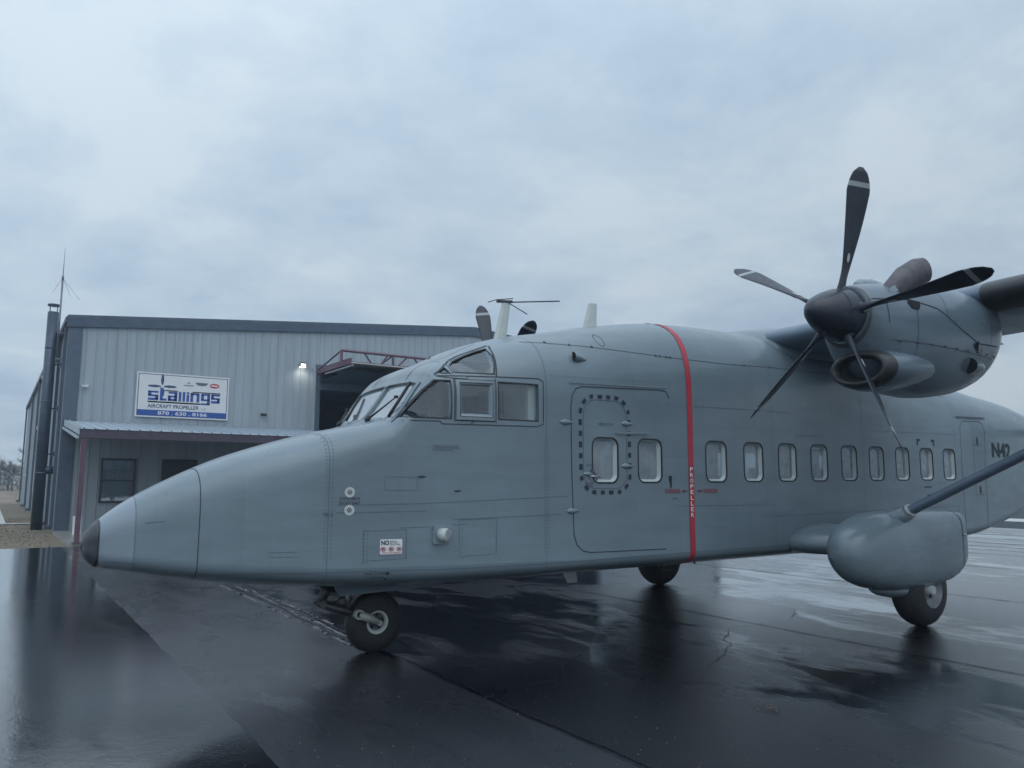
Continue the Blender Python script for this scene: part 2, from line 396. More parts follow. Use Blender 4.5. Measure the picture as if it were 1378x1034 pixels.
# cracks and joints between the paving lanes, each an irregular tar line
def crack(x, y0, y1, wid, name='asphalt_crack', amp=.04, step=.12, seed=1):
    rnd = random.Random(seed); b = MB(); y = y0; pts = []; dx = 0
    while y < y1:
        dx += rnd.uniform(-amp, amp)*.35; dx *= .9
        pts.append((x+dx, y, wid*rnd.uniform(.35, 1.3))); y += step*rnd.uniform(.6, 1.5)
    for p, q in zip(pts, pts[1:]):
        b.quad((p[0]-p[2]/2, p[1], .004), (p[0]+p[2]/2, p[1], .004), (q[0]+q[2]/2, q[1], .004), (q[0]-q[2]/2, q[1], .004))
    return tag(b.build(name, m_crack), kind='structure')
m_crack = plain('tar_filled_joint', (.006, .007, .010), .30, 0, .3, 8, .3)
m_ridge = plain('raised_wet_joint_edge', (.07, .072, .078), .22, 0, .3, 12, .3)
def ridge(x, y0, y1, seed):
    rnd = random.Random(seed); b = MB(); y = y0; pts = []; dx = 0
    while y < y1:
        dx += rnd.uniform(-.02, .02); dx *= .85; pts.append((x+dx, y, rnd.uniform(.01, .035), rnd.uniform(.004, .016))); y += rnd.uniform(.05, .14)
    for p, q in zip(pts, pts[1:]):
        if rnd.random() < .22: continue
        b.add([(p[0]-p[2], p[1], .001), (p[0], p[1], p[3]), (p[0]+p[2], p[1], .001), (q[0]-q[2], q[1], .001), (q[0], q[1], q[3]), (q[0]+q[2], q[1], .001)], [(0, 1, 4, 3), (1, 2, 5, 4)])
    return tag(b.build('joint_edge', m_ridge), kind='structure')
crack(.03, .3, 6.1, .07, seed=3, amp=.06); crack(.15, .9, 5.4, .035, seed=4, amp=.06)
ridge(-.06, .4, 6.0, 11); ridge(.10, .5, 5.6, 12); ridge(.22, 1.6, 5.0, 13)
crack(.10, -9, .3, .030, seed=5)
for i, x in enumerate((4.46, 9.05, 13.6, 18.1, 22.6, 27.0)):
    crack(x, -16, 15.3, .035+.012*i, seed=20+i, step=.2, amp=.03)
# hairline cracks wandering across the lanes
def wander(x, y, a, n, wid, seed):
    rnd = random.Random(seed); pts = [(x, y)]
    for k in range(n): a += rnd.uniform(-.5, .5); x += .11*math.cos(a); y += .11*math.sin(a); pts.append((x, y))
    b = MB()
    for (p, q) in zip(pts, pts[1:]):
        d = Vector((q[0]-p[0], q[1]-p[1])).normalized(); w_ = wid*rnd.uniform(.4, 1.2); n_ = (-d.y*w_, d.x*w_)
        b.quad((p[0]-n_[0], p[1]-n_[1], .0045), (p[0]+n_[0], p[1]+n_[1], .0045), (q[0]+n_[0], q[1]+n_[1], .0045), (q[0]-n_[0], q[1]-n_[1], .0045))
    return tag(b.build('asphalt_crack', m_crack), kind='structure')
for i, (x, y, a) in enumerate(((.2, -1.9, .2), (1.1, 2.6, 2.6), (2.4, -2.2, .1), (-1.0, 4.4, 2.9), (5.2, -1.0, .4), (4.0, .6, 3.4), (6.4, 1.6, -.5)    )):
    wander(x, y, a, 16+3*i % 14, .006, 60+i)
rnd = random.Random(9)
# pooled, long darker streaks along the far lanes
for x, y, l, wd in ((19.2, 1.0, 9, .16), (20.6, 2.5, 10, .2), (24.6, 3, 9, .3), (25.8, 4, 10, .25), (16.8, 0, 8, .10)):
    crack(x, y, y+l, wd, 'asphalt_patch', .03, .4, int(x*7))
# small spalled patch of loose stones
b = MB()
for k in range(60):
    a = rnd.uniform(0, 6.3); q = rnd.random()**.6; cx, cy, s = 1.72+.13*q*math.cos(a), -3.40+.10*q*math.sin(a), rnd.uniform(.002, .005)
    b.box(cx-s, cx+s, cy-s, cy+s, 0, s*1.2)
tag(b.build('loose_gravel', plain('pale_gravel', (.12, .11, .10), .6)), kind='stuff')
b = MB()
for k in range(900):
    x = rnd.uniform(-2.6, 3.4); y = rnd.uniform(-6.6, 1.0); s = rnd.uniform(.001, .0026)
    b.box(x-s, x+s, y-s, y+s, 0, s)
tag(b.build('grit', plain('pale_grit', (.26, .25, .24), .5)), kind='stuff')
# concrete walkway slab under the porch, kerb-high
b = MB(); b.box(-1.56, 6.60, 15.86, 21.64, -.03, .055); tag(b.build('walkway_slab', m_conc), kind='structure')
b = MB(); b.add([(-14, 27.9, 0), (-1.95, 28.05, 0), (-1.95, 28.7, 0), (-14, 28.5, 0)], [(0, 1, 2, 3)]); tag(b.build('path', m_concp), kind='structure')
b = MB(); b.add([(-3.2, 28.5, .004), (-2.75, 28.5, .004), (-2.9, 60, .004), (-3.6, 60, .004)], [(0, 1, 2, 3)]); tag(b.build('path', m_concp), kind='structure')
# short winter grass tufts beside the hangar
b = MB(); rnd = random.Random(4)
for k in range(5000):
    x = -1.75-abs(rnd.gauss(0, 4.5)); y = rnd.uniform(15.5, 34); h = rnd.uniform(-.02, .025); a = rnd.uniform(0, 6.3); s = .012
    b.add([(x-s*math.cos(a), y-s*math.sin(a), -.03), (x+s*math.cos(a), y+s*math.sin(a), -.03), (x+rnd.uniform(-.04, .04), y+rnd.uniform(-.04, .04), h)], [(0, 1, 2)])
tag(b.build('grass', plain('dry_grass_blades', (.15, .125, .085), .9, 0, .12, 1.2), loc=None), kind='stuff')

# ------------------------------------------------------------------ aircraft
plane = thing('aircraft', 'big grey twin turboprop transport aircraft with a long pointed nose parked on the wet apron', 'airplane', (0, 0, 0))
def tilt(x): return .0095*(x-2.0)
def sring(x, ins=0.0, nside=9, ncur=12):
    w, zb, zl, zs, zt, nT, nB = sec(x); w -= ins; zb += ins; zt -= ins; zl = max(zl, zb+.01); zs = min(zs, zt-.01)
    h = []
    for k in range(ncur+1):                                            # bottom centre to side
        a = math.pi/2*k/ncur; c, s = math.cos(a), math.sin(a)
        h.append((w*s**(2/nB), zl-(zl-zb)*c**(2/nB)))
    for k in range(1, nside): h.append((w, zl+(zs-zl)*k/nside))
    for k in range(ncur+1):
        a = math.pi/2*k/ncur; c, s = math.cos(a), math.sin(a)
        h.append((w*c**(2/nT), zs+(zt-zs)*s**(2/nT)))
    r = [(x, -y, z) for y, z in h]+[(x, y, z) for y, z in reversed(h[1:-1])]
    return r
xs = [-2.62, -2.612, -2.60, -2.585, -2.57, -2.54, -2.50]
x = -2.44
while x < -.30: xs.append(x); x += .08
xs += [-.24, -.15, -.06, .03, .11, .145, .18, .24]
x = .32
while x < 1.8: xs.append(x); x += .09
while x < 15.0: xs.append(x); x += .22
xs.append(15.05)
hull = MB(); hull.loft([sring(x) for x in xs])
ho = hull.build('fuselage', [m_hull, m_inner, m_cream], plane)
inner = MB(); xi = [-.75+.09*i for i in range(7)]+[-.12, .0, .06, .14, .22, .32]+[.45+.12*i for i in range(10)]+[1.8+.35*i for i in range(23)]
inner.loft([sring(x, .055) for x in xi], mi=1)
io = inner.build('hollow', [m_hull, m_inner, m_cream])
cut = MB()
def punch(poly, axis='y', lo=-2, hi=2):
    n = len(poly)
    if axis == 'y':
        v = [(x, lo, z) for x, z in poly]+[(x, hi, z) for x, z in poly]
    else:
        v = [(x, y, lo) for x, y in poly]+[(x, y, hi) for x, y in poly]
    cut.add(v, [tuple(range(n)), tuple(range(2*n-1, n-1, -1))]+[(i, i+n, (i+1) % n+n, (i+1) % n) for i in range(n)], 0)
WX = [2.09, 2.735, 3.80, 4.467, 5.125, 5.79, 6.46, 7.12, 7.785, 8.445, 9.11]
WW, WH = .345, .465
for cx in WX: punch([(cx+a, 1.91+tilt(cx)+c) for a, c in rrect(WW, WH, .085)])
WA = [(-.150, 2.275), (-.055, 2.40), (.060, 2.545), (.165, 2.645), (.315, 2.645), (.315, 2.275)]
WB_ = [(.413, 2.318), (.413, 2.612), (.713, 2.614), (.713, 2.318)]
WC = [(.795, 2.285), (.795, 2.655), (1.228, 2.652), (1.228, 2.285)]
EB = [(.385, 2.735), (.388, 2.815), (.46, 2.872), (.60, 2.943), (.74, 3.003), (.845, 3.038), (.83, 2.95), (.80, 2.84), (.77, 2.735)]
TR = [(.215, 2.722), (.330, 2.795), (.345, 2.722)]
for pg in (WA, WB_, WC): punch(pg)
punch(EB); punch(TR)
co = cut.build('cutters', [m_hull, m_inner, m_cream]); cut = MB()
for s in (-1, 1):
    punch([(-.195, s*.035), (.075, s*.035), (.065, s*.655), (-.205, s*.70)] if s > 0 else [(-.205, s*.70), (.065, s*.655), (.075, s*.035), (-.195, s*.035)], 'z', 2.10, 3.2)
co2 = cut.build('cutters', [m_hull, m_inner, m_cream])
def boolean(o, other):
    md = o.modifiers.new('b', 'BOOLEAN'); md.object = other; md.operation = 'DIFFERENCE'; md.solver = 'EXACT'
    dg = bpy.context.evaluated_depsgraph_get(); me = bpy.data.meshes.new_from_object(o.evaluated_get(dg))
    o.modifiers.clear(); old = o.data; o.data = me; bpy.data.meshes.remove(old); bpy.data.objects.remove(other)
boolean(ho, io); boolean(ho, co); boolean(ho, co2)
def hullF(x, y, z):
    w_, zb_, zl_, zs_, zt_, nT, nB = sec(x)
    if z > zs_: return (abs(y)/w_)**nT+(max(0, z-zs_)/(zt_-zs_))**nT
    if z < zl_: return (abs(y)/w_)**nB+(max(0, zl_-z)/(zl_-zb_))**nB
    return (abs(y)/w_)**3
def hullN(x, y, z):
    e = .012; g = Vector((hullF(x+e, y, z)-hullF(x-e, y, z), hullF(x, y+e, z)-hullF(x, y-e, z), hullF(x, y, z+e)-hullF(x, y, z-e)))
    return g.normalized() if g.length > 1e-9 else Vector((0, 0, 1))
me = ho.data
me.polygons.foreach_set('use_smooth', [True]*len(me.polygons))
nrm = [None]*len(me.loops); cache = {}
for p in me.polygons:
    c = p.center; outer = p.material_index == 0
    for li in p.loop_indices:
        vi = me.loops[li].vertex_index; v = me.vertices[vi].co
        if outer and -2.60 < v.x < 14.9:
            if vi not in cache: cache[vi] = hullN(*v)
            nn = cache[vi]
            nrm[li] = nn if nn.dot(p.normal) > .3 else p.normal.copy()
        else: nrm[li] = p.normal.copy() if (p.material_index != 0 or v.x > -2.5) else Vector((-1, v.y*9, (v.z-1.14)*9)).normalized()
me.normals_split_custom_set([tuple(n) for n in nrm])

def onhull(x, z, side=-1, d=.004): return (x, side*(side_y(x, z)+d), z)
def patch(name, poly, mat, parent, side=-1, d=.004, mb=None, build=True):
    b = mb or MB(); b.add([onhull(x, z, side, d) for x, z in poly], [tuple(range(len(poly)))])
    return b.build(name, mat, parent) if build else b
def ring(b, A, B, side, da, db, mi=0):
    n = len(A); b.add([onhull(x, z, side, da) for x, z in A]+[onhull(x, z, side, db) for x, z in B], [(i, (i+1) % n, n+(i+1) % n, n+i) for i in range(n)], mi)
def strip(b, pts, wd, d=.003, side=-1, mi=0, closed=False):          # thin line following the hull; pts in x,z
    n = len(pts); L_, R_ = [], []
    for i, (x, z) in enumerate(pts):
        a = pts[i-1] if (i > 0 or closed) else pts[i]; c = pts[(i+1) % n] if (i < n-1 or closed) else pts[i]
        t = Vector((c[0]-a[0], c[1]-a[1])); t.normalize(); q = Vector((-t.y, t.x))*wd/2
        L_.append((x+q.x, z+q.y)); R_.append((x-q.x, z-q.y))
    m = n if closed else n-1
    b.add([onhull(x, z, side, d) for x, z in L_+R_], [(i, (i+1) % n, n+(i+1) % n, n+i) for i in range(m)], mi)
def dense(pts, step=.06, closed=False):
    o = []; n = len(pts)
    for i in range(n if closed else n-1):
        a, c = pts[i], pts[(i+1) % n]; k = max(1, int(math.hypot(c[0]-a[0], c[1]-a[1])/step))
        o += [(a[0]+(c[0]-a[0])*j/k, a[1]+(c[1]-a[1])*j/k) for j in range(k)]
    if not closed: o.append(pts[-1])
    return o
def grow(poly, k):                                                   # offset a convex-ish polygon outwards by k
    n = len(poly); o = []; area = sum(poly[i][0]*poly[(i+1) % n][1]-poly[(i+1) % n][0]*poly[i][1] for i in range(n)); sg = 1 if area > 0 else -1
    for i in range(n):
        p, a, c = Vector(poly[i]), Vector(poly[i-1]), Vector(poly[(i+1) % n])
        e1 = (p-a).normalized(); e2 = (c-p).normalized(); n1 = Vector((e1.y, -e1.x))*sg; n2 = Vector((e2.y, -e2.x))*sg
        q = (n1+n2); q = q/max(.35, q.length_squared)*2*k if q.length > 1e-6 else n1*k
        o.append((p.x+q.x, p.y+q.y))
    return o
# cabin windows, both sides: frame > pane, seal
for side in (-1, 1):
    for cx in WX:
        cz = 1.91+tilt(cx)
        def rr(o_, cx=cx, cz=cz): return [(cx+a, cz+c) for a, c in rrect(WW+2*o_, WH+2*o_, .085+o_)]
        b = MB(); ring(b, rr(.001), rr(-.012), side, -.001, -.018); ring(b, rr(-.012), rr(-.032), side, -.018, -.050)
        fr = b.build('cabin_window', m_frame, plane)
        b = MB(); ring(b, rr(.012), rr(0), side, .004, .006); ring(b, rr(0), rr(-.005), side, .006, -.010); ring(b, rr(.012), rr(.0125), side, .004, -.002)
        b.build('window_seal', m_black, fr)
        patch('pane', rr(-.027), m_cglass, fr, side, -.045)
# cockpit glazing
for side in (-1, 1):
    for nm, pg in (('cockpit_window', WA), ('cockpit_window', WC), ('eyebrow_window', EB), ('eyebrow_window', TR)):
        pg = dense(pg, .05, True)
        o = patch(nm, grow(pg, .004), m_glass, plane, side, -.016)
        b = MB(); ring(b, grow(pg, .006), grow(pg, -.005), side, .0035, .0035); b.build('window_seal', m_black, o)
    pg = dense(WB_, .05, True)
    fr = MB(); A = [(.352, 2.262), (.352, 2.668), (.756, 2.668), (.756, 2.250)]; A = dense(A, .05, True)
    # sliding window: raised frame, inner step, pane
    o1 = [(.583+(x-.563)*1.34, 2.463+(z-2.466)*1.31) for x, z in pg]; o2 = [(.563+(x-.563)*1.10, 2.466+(z-2.466)*1.12) for x, z in pg]
    o1 = [(.556+(x-.563)*1.28, 2.462+(z-2.466)*1.32) for x, z in pg]
    ring(fr, o1, o2, side, .014, .014); ring(fr, grow(o1, .004), o1, side, .001, .014); ring(fr, o2, pg, side, .014, .004); ring(fr, pg, grow(pg, -.012), side, .004, -.014)
    so = fr.build('sliding_window', m_hull2, plane)
    patch('pane', grow(pg, -.004), m_glass, so, side, -.012)
    b = MB(); ring(b, grow(o1, .010), grow(o1, .003), side, .0035, .0035); ring(b, grow(o2, .004), grow(o2, -.002), side, .0155, .0155); b.build('window_seal', m_line, so)
    # outer surround of all three windows, a riveted raised frame
    S1 = [(.225, 2.222), (1.215, 2.228), (1.292, 2.255), (1.294, 2.690), (1.245, 2.716), (.800, 2.706), (.500, 2.700), (.150, 2.690)]
    b = MB(); strip(b, dense([(-.2, 2.245), (.20, 2.247)]+S1[:1]+S1[1:]+[(.05, 2.640)], .06), .009, .0035, side)
    strip(b, dense([(.225, 2.222), (.205, 2.247)], .05), .008, .0035, side); strip(b, dense([(.50, 2.222), (.545, 2.262), (.53, 2.266)], .05), .008, .0035, side)
    strip(b, dense([(.150, 2.690), (.335, 2.672), (.480, 2.670), (.500, 2.700)], .05), .008, .0035, side)
    b.build('window_surround', m_line, plane)
    b = MB(); p1 = dense([(.768, 2.245), (.768, 2.690)], .06); strip(b, p1, .006, .004, side); strip(b, dense([(.345, 2.25), (.345, 2.66)], .06), .006, .004, side)
    strip(b, dense([(.905, 3.075), (.87, 3.03), (.84, 2.94), (.81, 2.83), (.785, 2.71)], .04), .012, .004, side)
    strip(b, dense([(.375, 2.835), (.45, 2.885), (.6, 2.962), (.76, 3.028), (.90, 3.085)], .04), .010, .004, side)
    strip(b, dense([(.375, 2.835), (.37, 2.80), (.365, 2.72)], .04), .008, .004, side); strip(b, dense([(.19, 2.70), (.37, 2.835)], .04), .010, .004, side)
    b.build('panel_gap', m_line, plane)
# windscreen panes lie in the sloping front, following the hull
def topatch(b, x0, x1, ya, yb, d, nx=6, ny=8, skew=0.0, mi=0):
    v = []
    for i in range(nx+1):
        for j in range(ny+1):
            t = j/ny; y = ya+(yb-ya)*t; x = x0+(x1-x0)*i/nx-skew*t; z = top_z(x, y)
            v.append((x-d*.75, y, z+d*.66))
    b.add(v, [(i*(ny+1)+j, i*(ny+1)+j+1, (i+1)*(ny+1)+j+1, (i+1)*(ny+1)+j) for i in range(nx) for j in range(ny)], mi, True)
for s in (-1, 1):
    b = MB(); topatch(b, -.20, .08, s*.030, s*.70, -.012, skew=.008); wp = b.build('windscreen_pane', m_wglass, plane)
    b = MB()
    topatch(b, -.215, -.195, s*.02, s*.71, .004, 1, 8, .008); b.build('window_seal', m_line, wp)
    b = MB(); topatch(b, .072, .086, s*.02, s*.67, .004, 1, 8, .008); b.build('window_seal', m_line, wp)
b = MB(); topatch(b, -.20, .085, -.034, .034, .007, 6, 2)
b.build('windscreen_post', m_hull2, plane)
for y0, w0, d0 in ((-.004, .008, .010), (-.76, .02, .005), (.735, .02, .005)):
    b = MB(); topatch(b, -.205, .09, y0, y0+w0, d0, 6, 2); b.build('panel_gap', m_line, plane)
# crown skin seams above the windscreen
b = MB()
for y0, y1 in ((-.40, -.388), (.39, .402)): topatch(b, .10, .9, y0, y1, .004, 14, 1)
topatch(b, .38, .386, -.6, .6, .004, 1, 14)
b.build('panel_gap', m_line, plane)
# windscreen wipers: arm > blade
def wiper(piv, mid, lo, hi):
    b = MB(); b.tube([piv, mid], [.011, .007], 8); b.tube([(piv[0]-.02, piv[1], piv[2]-.02), (piv[0]+.015, piv[1], piv[2]+.025)], .022, 10)
    b.box(mid[0]-.015, mid[0]+.015, mid[1]-.02, mid[1]+.02, mid[2]-.012, mid[2]+.014)
    a = b.build('wiper', m_black, plane)
    b = MB(); b.tube([lo, hi], .011, 6, flat=1.6); b.build('blade', m_black, a)
def wsp(x, y, d): return (x-d*.75, y, top_z(x, y)+d*.66)
wiper(wsp(-.235, -.30, .02), wsp(-.045, -.565, .045), wsp(-.185, -.665, .02), wsp(.070, -.60, .02))
wiper(wsp(-.235, .46, .02), wsp(-.065, .62, .045), wsp(-.18, .40, .02), wsp(.05, .60, .02))
# cockpit inside
b = MB(); b.box(1.245, 1.275, -1.0, -.45, 1.9, 2.66); b.box(1.245, 1.275, .45, 1.0, 1.9, 2.66); b.box(1.245, 1.275, -.78, .78, 2.66, 2.95); b.build('bulkhead', m_cream, plane)
b = MB(); b.box(1.10, 1.24, .55, .95, 1.9, 2.62); b.box(.62, .74, .96, 1.0, 1.95, 2.25); b.build('equipment_rack', m_seat, plane)
b = MB(); b.box(1.16, 1.24, -1.03, -.98, 2.2, 2.66); b.box(.80, .86, -.93, -.88, 2.60, 2.78); b.build('window_pillar', m_cream, plane)
b = MB(); b.box(-.10, .06, -.68, .68, 1.95, 2.30); b.ext([(-.16, -.66), (.12, -.66), (.12, .66), (-.16, .66)], 2.24, 2.29); b.build('instrument_panel', m_seat, plane)
for s in (-1, 1):
    b = MB(); b.box(.62, 1.0, s*.5-.22, s*.5+.22, 1.75, 1.9); b.box(.95, 1.06, s*.5-.2, s*.5+.2, 1.85, 2.42); b.box(.96, 1.04, s*.5-.12, s*.5+.12, 2.44, 2.62)
    b.build('pilot_seat', m_seat, plane)
b = MB(); b.box(.45, .80, -.25, .25, 2.72, 2.78)
b.build('overhead_panel', m_seat, plane)
# drawn blinds at most of the far windows
for i, cx in enumerate(WX):
    if i in (6, 7, 10): continue
    b = MB(); b.add([(cx+a, 1.045, 1.91+tilt(cx)+c) for a, c in rrect(WW+.05, WH+.05, .05)], [tuple(range(28))]); b.build('blind', m_inner, plane)
b = MB()
for x in (4.1, 5.45, 6.9, 8.1): b.box(x, x+.12, .45, .95, 1.3, 1.92); b.box(x-.35, x, .45, .95, 1.25, 1.35)
b.box(3.0, 3.04, -.2, 1.0, 1.0, 2.9); b.build('cabin_seat', m_seat, plane)

# nose cap and radome line
b = MB(); cap = []
for x in (-2.632, -2.622, -2.608, -2.588, -2.56, -2.53, -2.506):
    w_, zb_, zl_, zs_, zt_, nT, nB = sec(max(-2.62, x)); r0 = sring(max(-2.62, x)); k = .004
    if x < -2.62: r0 = [(x, y*.25, 1.14+(z-1.14)*.25) for _, y, z in r0]
    cz = (zb_+zt_)/2; g = 1+k/max(.05, w_)
    cap.append([(x-.004, y*g, cz+(z-cz)*g) for _, y, z in r0])
b.loft(cap); b.build('nose_cap', m_nose, plane)
def girth(b, xf, wd, d=.004, z0=None, z1=None, n=60, top=True, mi=0):   # line round the near side of the hull; xf(z) or constant
    for side in (-1, 1):
        pass
def hoop(b, x, wd, d=.004, slant=0.0, zlo=-9, zhi=9, mi=0):
    A = sring(x-wd/2); B = sring(x+wd/2); n = len(A); cz = (sec(x)[1]+sec(x)[4])/2
    def o(p):
        nn = hullN(*p) if -2.6 < p[0] < 14.9 else Vector((0, 0, 0)); return (p[0]+slant*(p[2]-cz)+nn.x*d, p[1]+nn.y*d, p[2]+nn.z*d)
    va = [o(p) for p in A]; vb = [o(p) for p in B]
    b.add(va+vb, [(i, (i+1) % n, n+(i+1) % n, n+i) for i in range(n) if zlo < A[i][2] < zhi], mi, True)
for hx, hw_ in ((-1.80, .0065), (-.785, .0045), (1.33, .0035), (4.85, .003), (9.30, .0035), (6.8, .003), (11.9, .0035), (-2.262, .003)):
    b = MB(); hoop(b, hx, hw_, .003); b.build('panel_gap', m_line if hw_ > .006 else m_lap, plane)
b = MB(); hoop(b, 3.371, .084, .005); st = b.build('danger_stripe', m_red, plane)
# stencils, text on the port side
def decal(txt, x, z, w=None, h=None, mat=m_ink, parent=plane, name='stencil', d=.0065, space=1.0, bold=.0, side=-1, rot=0.0):
    vs, fs, W, H = text_mesh(txt, w, h, bold, space); b = MB(); pts = []
    for u, v in vs:
        u2, v2 = u*math.cos(rot)-v*math.sin(rot), u*math.sin(rot)+v*math.cos(rot); X = x+(u2 if side < 0 else -u2); pts.append(onhull(X, z+v2, side, d))
    b.add(pts, fs); return b.build(name, mat, parent)
for i, ch in enumerate('PROPELLER'):
    decal(ch, 3.347, 1.808-i*.0645, .048, .046, m_white, st, 'letter', .009, bold=.012)
decal('DANGER', 2.953, 1.562, .235, .048, m_redfade, bold=.01); decal('DANGER', 3.565, 1.562, .235, .048, m_redfade, bold=.01)
decal('←', 3.215, 1.57, .10, .03, m_redfade); decal('→', 3.44, 1.57, .10, .03, m_redfade)
b = MB()
for x in (3.215, 3.45):
    b.add([onhull(x+a, 1.585+c, -1, .0065) for a, c in ((0, 0), (.025, .014), (.025, .005), (.09, .005), (.09, -.005), (.025, -.005), (.025, -.014))] if x < 3.4 else
          [onhull(x+.09-a, 1.585+c, -1, .0065) for a, c in ((0, 0), (.025, .014), (.025, .005), (.09, .005), (.09, -.005), (.025, -.005), (.025, -.014))], [tuple(range(7))])
b.build('stencil', m_redfade, plane)
decal('N 706', 3.06, 1.494, .08, .018)
decal('STATIC VENTS', -.695, 1.512, .18, .026); decal('DO NOT PAINT', -.695, 1.474, .18, .026)
decal('TB-4', -.835, 1.375, .085, .024, m_fade)
decal('MAX TOWING', -.455, .851, .225, .020); decal('PULL 15000', -.40, .818, .12, .014)
decal('ENSURE ALL STRUTS ARE', .137, 2.008, .25, .014, m_fade); decal('CLEAR BEFORE OPENING', .145, 1.990, .25, .014, m_fade); decal('NO STEP ON COWL', .137, 1.970, .20, .014, m_fade)
decal('EMERGENCY EXIT', 2.0, 2.275, .20, .030, m_fade); decal('PULL', 1.83, 1.845, .12, .022, m_fade); decal('PUSH TO OPEN', 1.81, 1.66, .11, .018, m_fade); decal('THEN PULL', 1.81, 1.635, .11, .018, m_fade)
decal('N42', 10.545, 2.10+tilt(10.6)-.06, .72, .245, m_ink, bold=.03)
b = MB()
for k in range(9):                                                     # curved rotate arrow beside the handle
    a0, a1 = R(80-k*9), R(80-(k+1)*9-.5); b.add([onhull(1.86+r_*math.cos(a), 1.70+r_*math.sin(a), -1, .006) for r_, a in ((.09, a0), (.115, a0), (.115, a1), (.09, a1))], [(0, 1, 2, 3)])
b.build('stencil', m_fade, plane)
# dashed outline of the emergency exit: rounded rectangle path cut into dashes
path = []; cxd, czd, wD, hD = 2.092, 2.078, .675, 1.005
base_ = rrect(wD, hD, .20, 14); base_ = dense([(cxd+a-.012*(c/1.0), czd+c) for a, c in base_], .01, True)
per = [0]
for a, c in zip(base_, base_[1:]+base_[:1]): per.append(per[-1]+math.hypot(a[0]-c[0], a[1]-c[1]))
ndash = 26; b = MB()
for k in range(ndash):
    s0 = per[-1]*(k+.2)/ndash; s1 = s0+.064; seg = [p for p, q in zip(base_, per) if s0 <= q <= s1]
    if len(seg) > 1:
        bb = MB(); strip(bb, seg, .040, .0055); bb.build('dash_mark', m_ink, plane)
# doors
def lineloop(b, pts, wd=.008, d=.003, side=-1): strip(b, dense(pts, .06), wd, d, side)
for side in (-1,):
    b = MB(); rd = [(1.642+.10*(1-math.cos(R(a)))*1, 0) for a in (0,)]
    D = [(2.95, .955), (1.88, .965), (1.78, .985), (1.70, 1.05), (1.664, 1.15), (1.640, 1.75), (1.632, 2.45), (1.650, 2.57), (1.70, 2.645), (1.78, 2.672), (2.90, 2.712), (3.0, 2.70), (3.045, 2.63)]
    lineloop(b, D, .010)
    o = b.build('cargo_door', m_line, plane)
    b = MB()
    for seg in ([(1.62, 2.705), (3.02, 2.745)], ): 
        strip(b, dense(seg, .06), .014, .010)
    b.build('rain_gutter', m_hull2, o)
    b = MB(); lineloop(b, [(cxd+a, czd+c) for a, c in rrect(.60, .93, .17)]+[(cxd+.30, czd+.295)], .004); b.build('exit_hatch', m_line, o)
b = MB(); AD = [(9.50, .90), (9.485, 1.6), (9.50, 2.55), (9.54, 2.64), (9.62, 2.675), (10.16, 2.70), (10.27, 2.66), (10.32, 2.55), (10.26, 1.9), (10.235, 1.2), (10.22, .98)]
lineloop(b, AD, .008); lineloop(b, [(9.50, .98), (9.56, .90), (9.70, .88), (10.1, .90), (10.22, .98)], .006); lineloop(b, [(9.89, 2.30), (10.22, 2.31)], .006); lineloop(b, [(9.89, 1.50), (10.2, 1.51)], .006); lineloop(b, [(9.89, 1.50), (9.91, 2.66)], .004)
o = b.build('crew_door', m_line, plane)
b = MB(); strip(b, dense([(9.40, 2.735), (10.39, 2.762)], .1), .026, .016); b.build('rain_gutter', m_fade, o)
b = MB()
for x, z in ((10.035, 2.375), (10.04, 1.585)): b.add([onhull(x+a, z+c, -1, .006) for a, c in ((-.022, -.055), (.022, -.055), (.022, .055), (-.022, .055))], [(0, 1, 2, 3)])
for x, sx in ((8.20, 1), (8.69, -1)):
    b.add([onhull(x+a*sx, 2.345+c, -1, .006) for a, c in ((0, 0), (.085, 0), (.085, -.03), (.03, -.03), (.03, -.09), (0, -.09))], [(0, 1, 2, 3, 4, 5)])
for x in (8.44, 8.50): b.add([onhull(x+a, 1.62-(x-8.44)*2+c, -1, .006) for a, c in ((-.1, 0), (.1, .002), (.1, .018), (-.1, .016))], [(0, 1, 2, 3)])
b.build('door_marking', m_ink, plane)
# hinge fairings, small teardrops
def teardrop(x, z, L_, r, name='hinge_fairing', mat=m_hull2, rot=0.0, out=.5, parent=plane):
    b = MB(); rings = []
    for t in (0, .06, .18, .35, .6, .85, 1):
        rad = r*(math.sin(math.pi*min(1, t/.36)/2) if t < .36 else (1-(t-.36)/.64)**.8); rad = max(rad, .001); rings.append([(x+(t-.5)*L_*math.cos(rot), -(side_y(x, z))-rad*out*max(0, math.sin(a))*1.4-.001, z+(t-.5)*L_*math.sin(rot)+rad*math.cos(a)) for a in [2*math.pi*k/12 for k in range(12)]])
    b.loft(rings); return b.build(name, mat, parent)
teardrop(1.585, 2.29, .20, .030, rot=0); teardrop(2.405, 2.31, .19, .030); teardrop(2.40, 1.855, .19, .030); teardrop(1.655, 1.39, .18, .030); teardrop(1.86, 1.765, .17, .022)
b = MB(); strip(b, dense([(2.23, 2.205), (2.70, 2.220)], .06), .022, .028); strip(b, dense([(2.23, 2.192), (2.70, 2.207)], .06), .010, .012); o = b.build('door_rail', m_hull2, plane)
b = MB(); b.tube([(1.86, -1.13, 1.745), (1.88, -1.165, 1.74), (1.98, -1.17, 1.735)], .010, 8); b.build('handle', m_metal, plane)
b = MB(); b.add([onhull(x, z, -1, .006) for x, z in ((3.008, 1.752), (3.058, 1.755), (3.052, 1.62), (3.038, 1.62))], [(0, 1, 2, 3)]); b.build('handle_slot', m_black, plane)
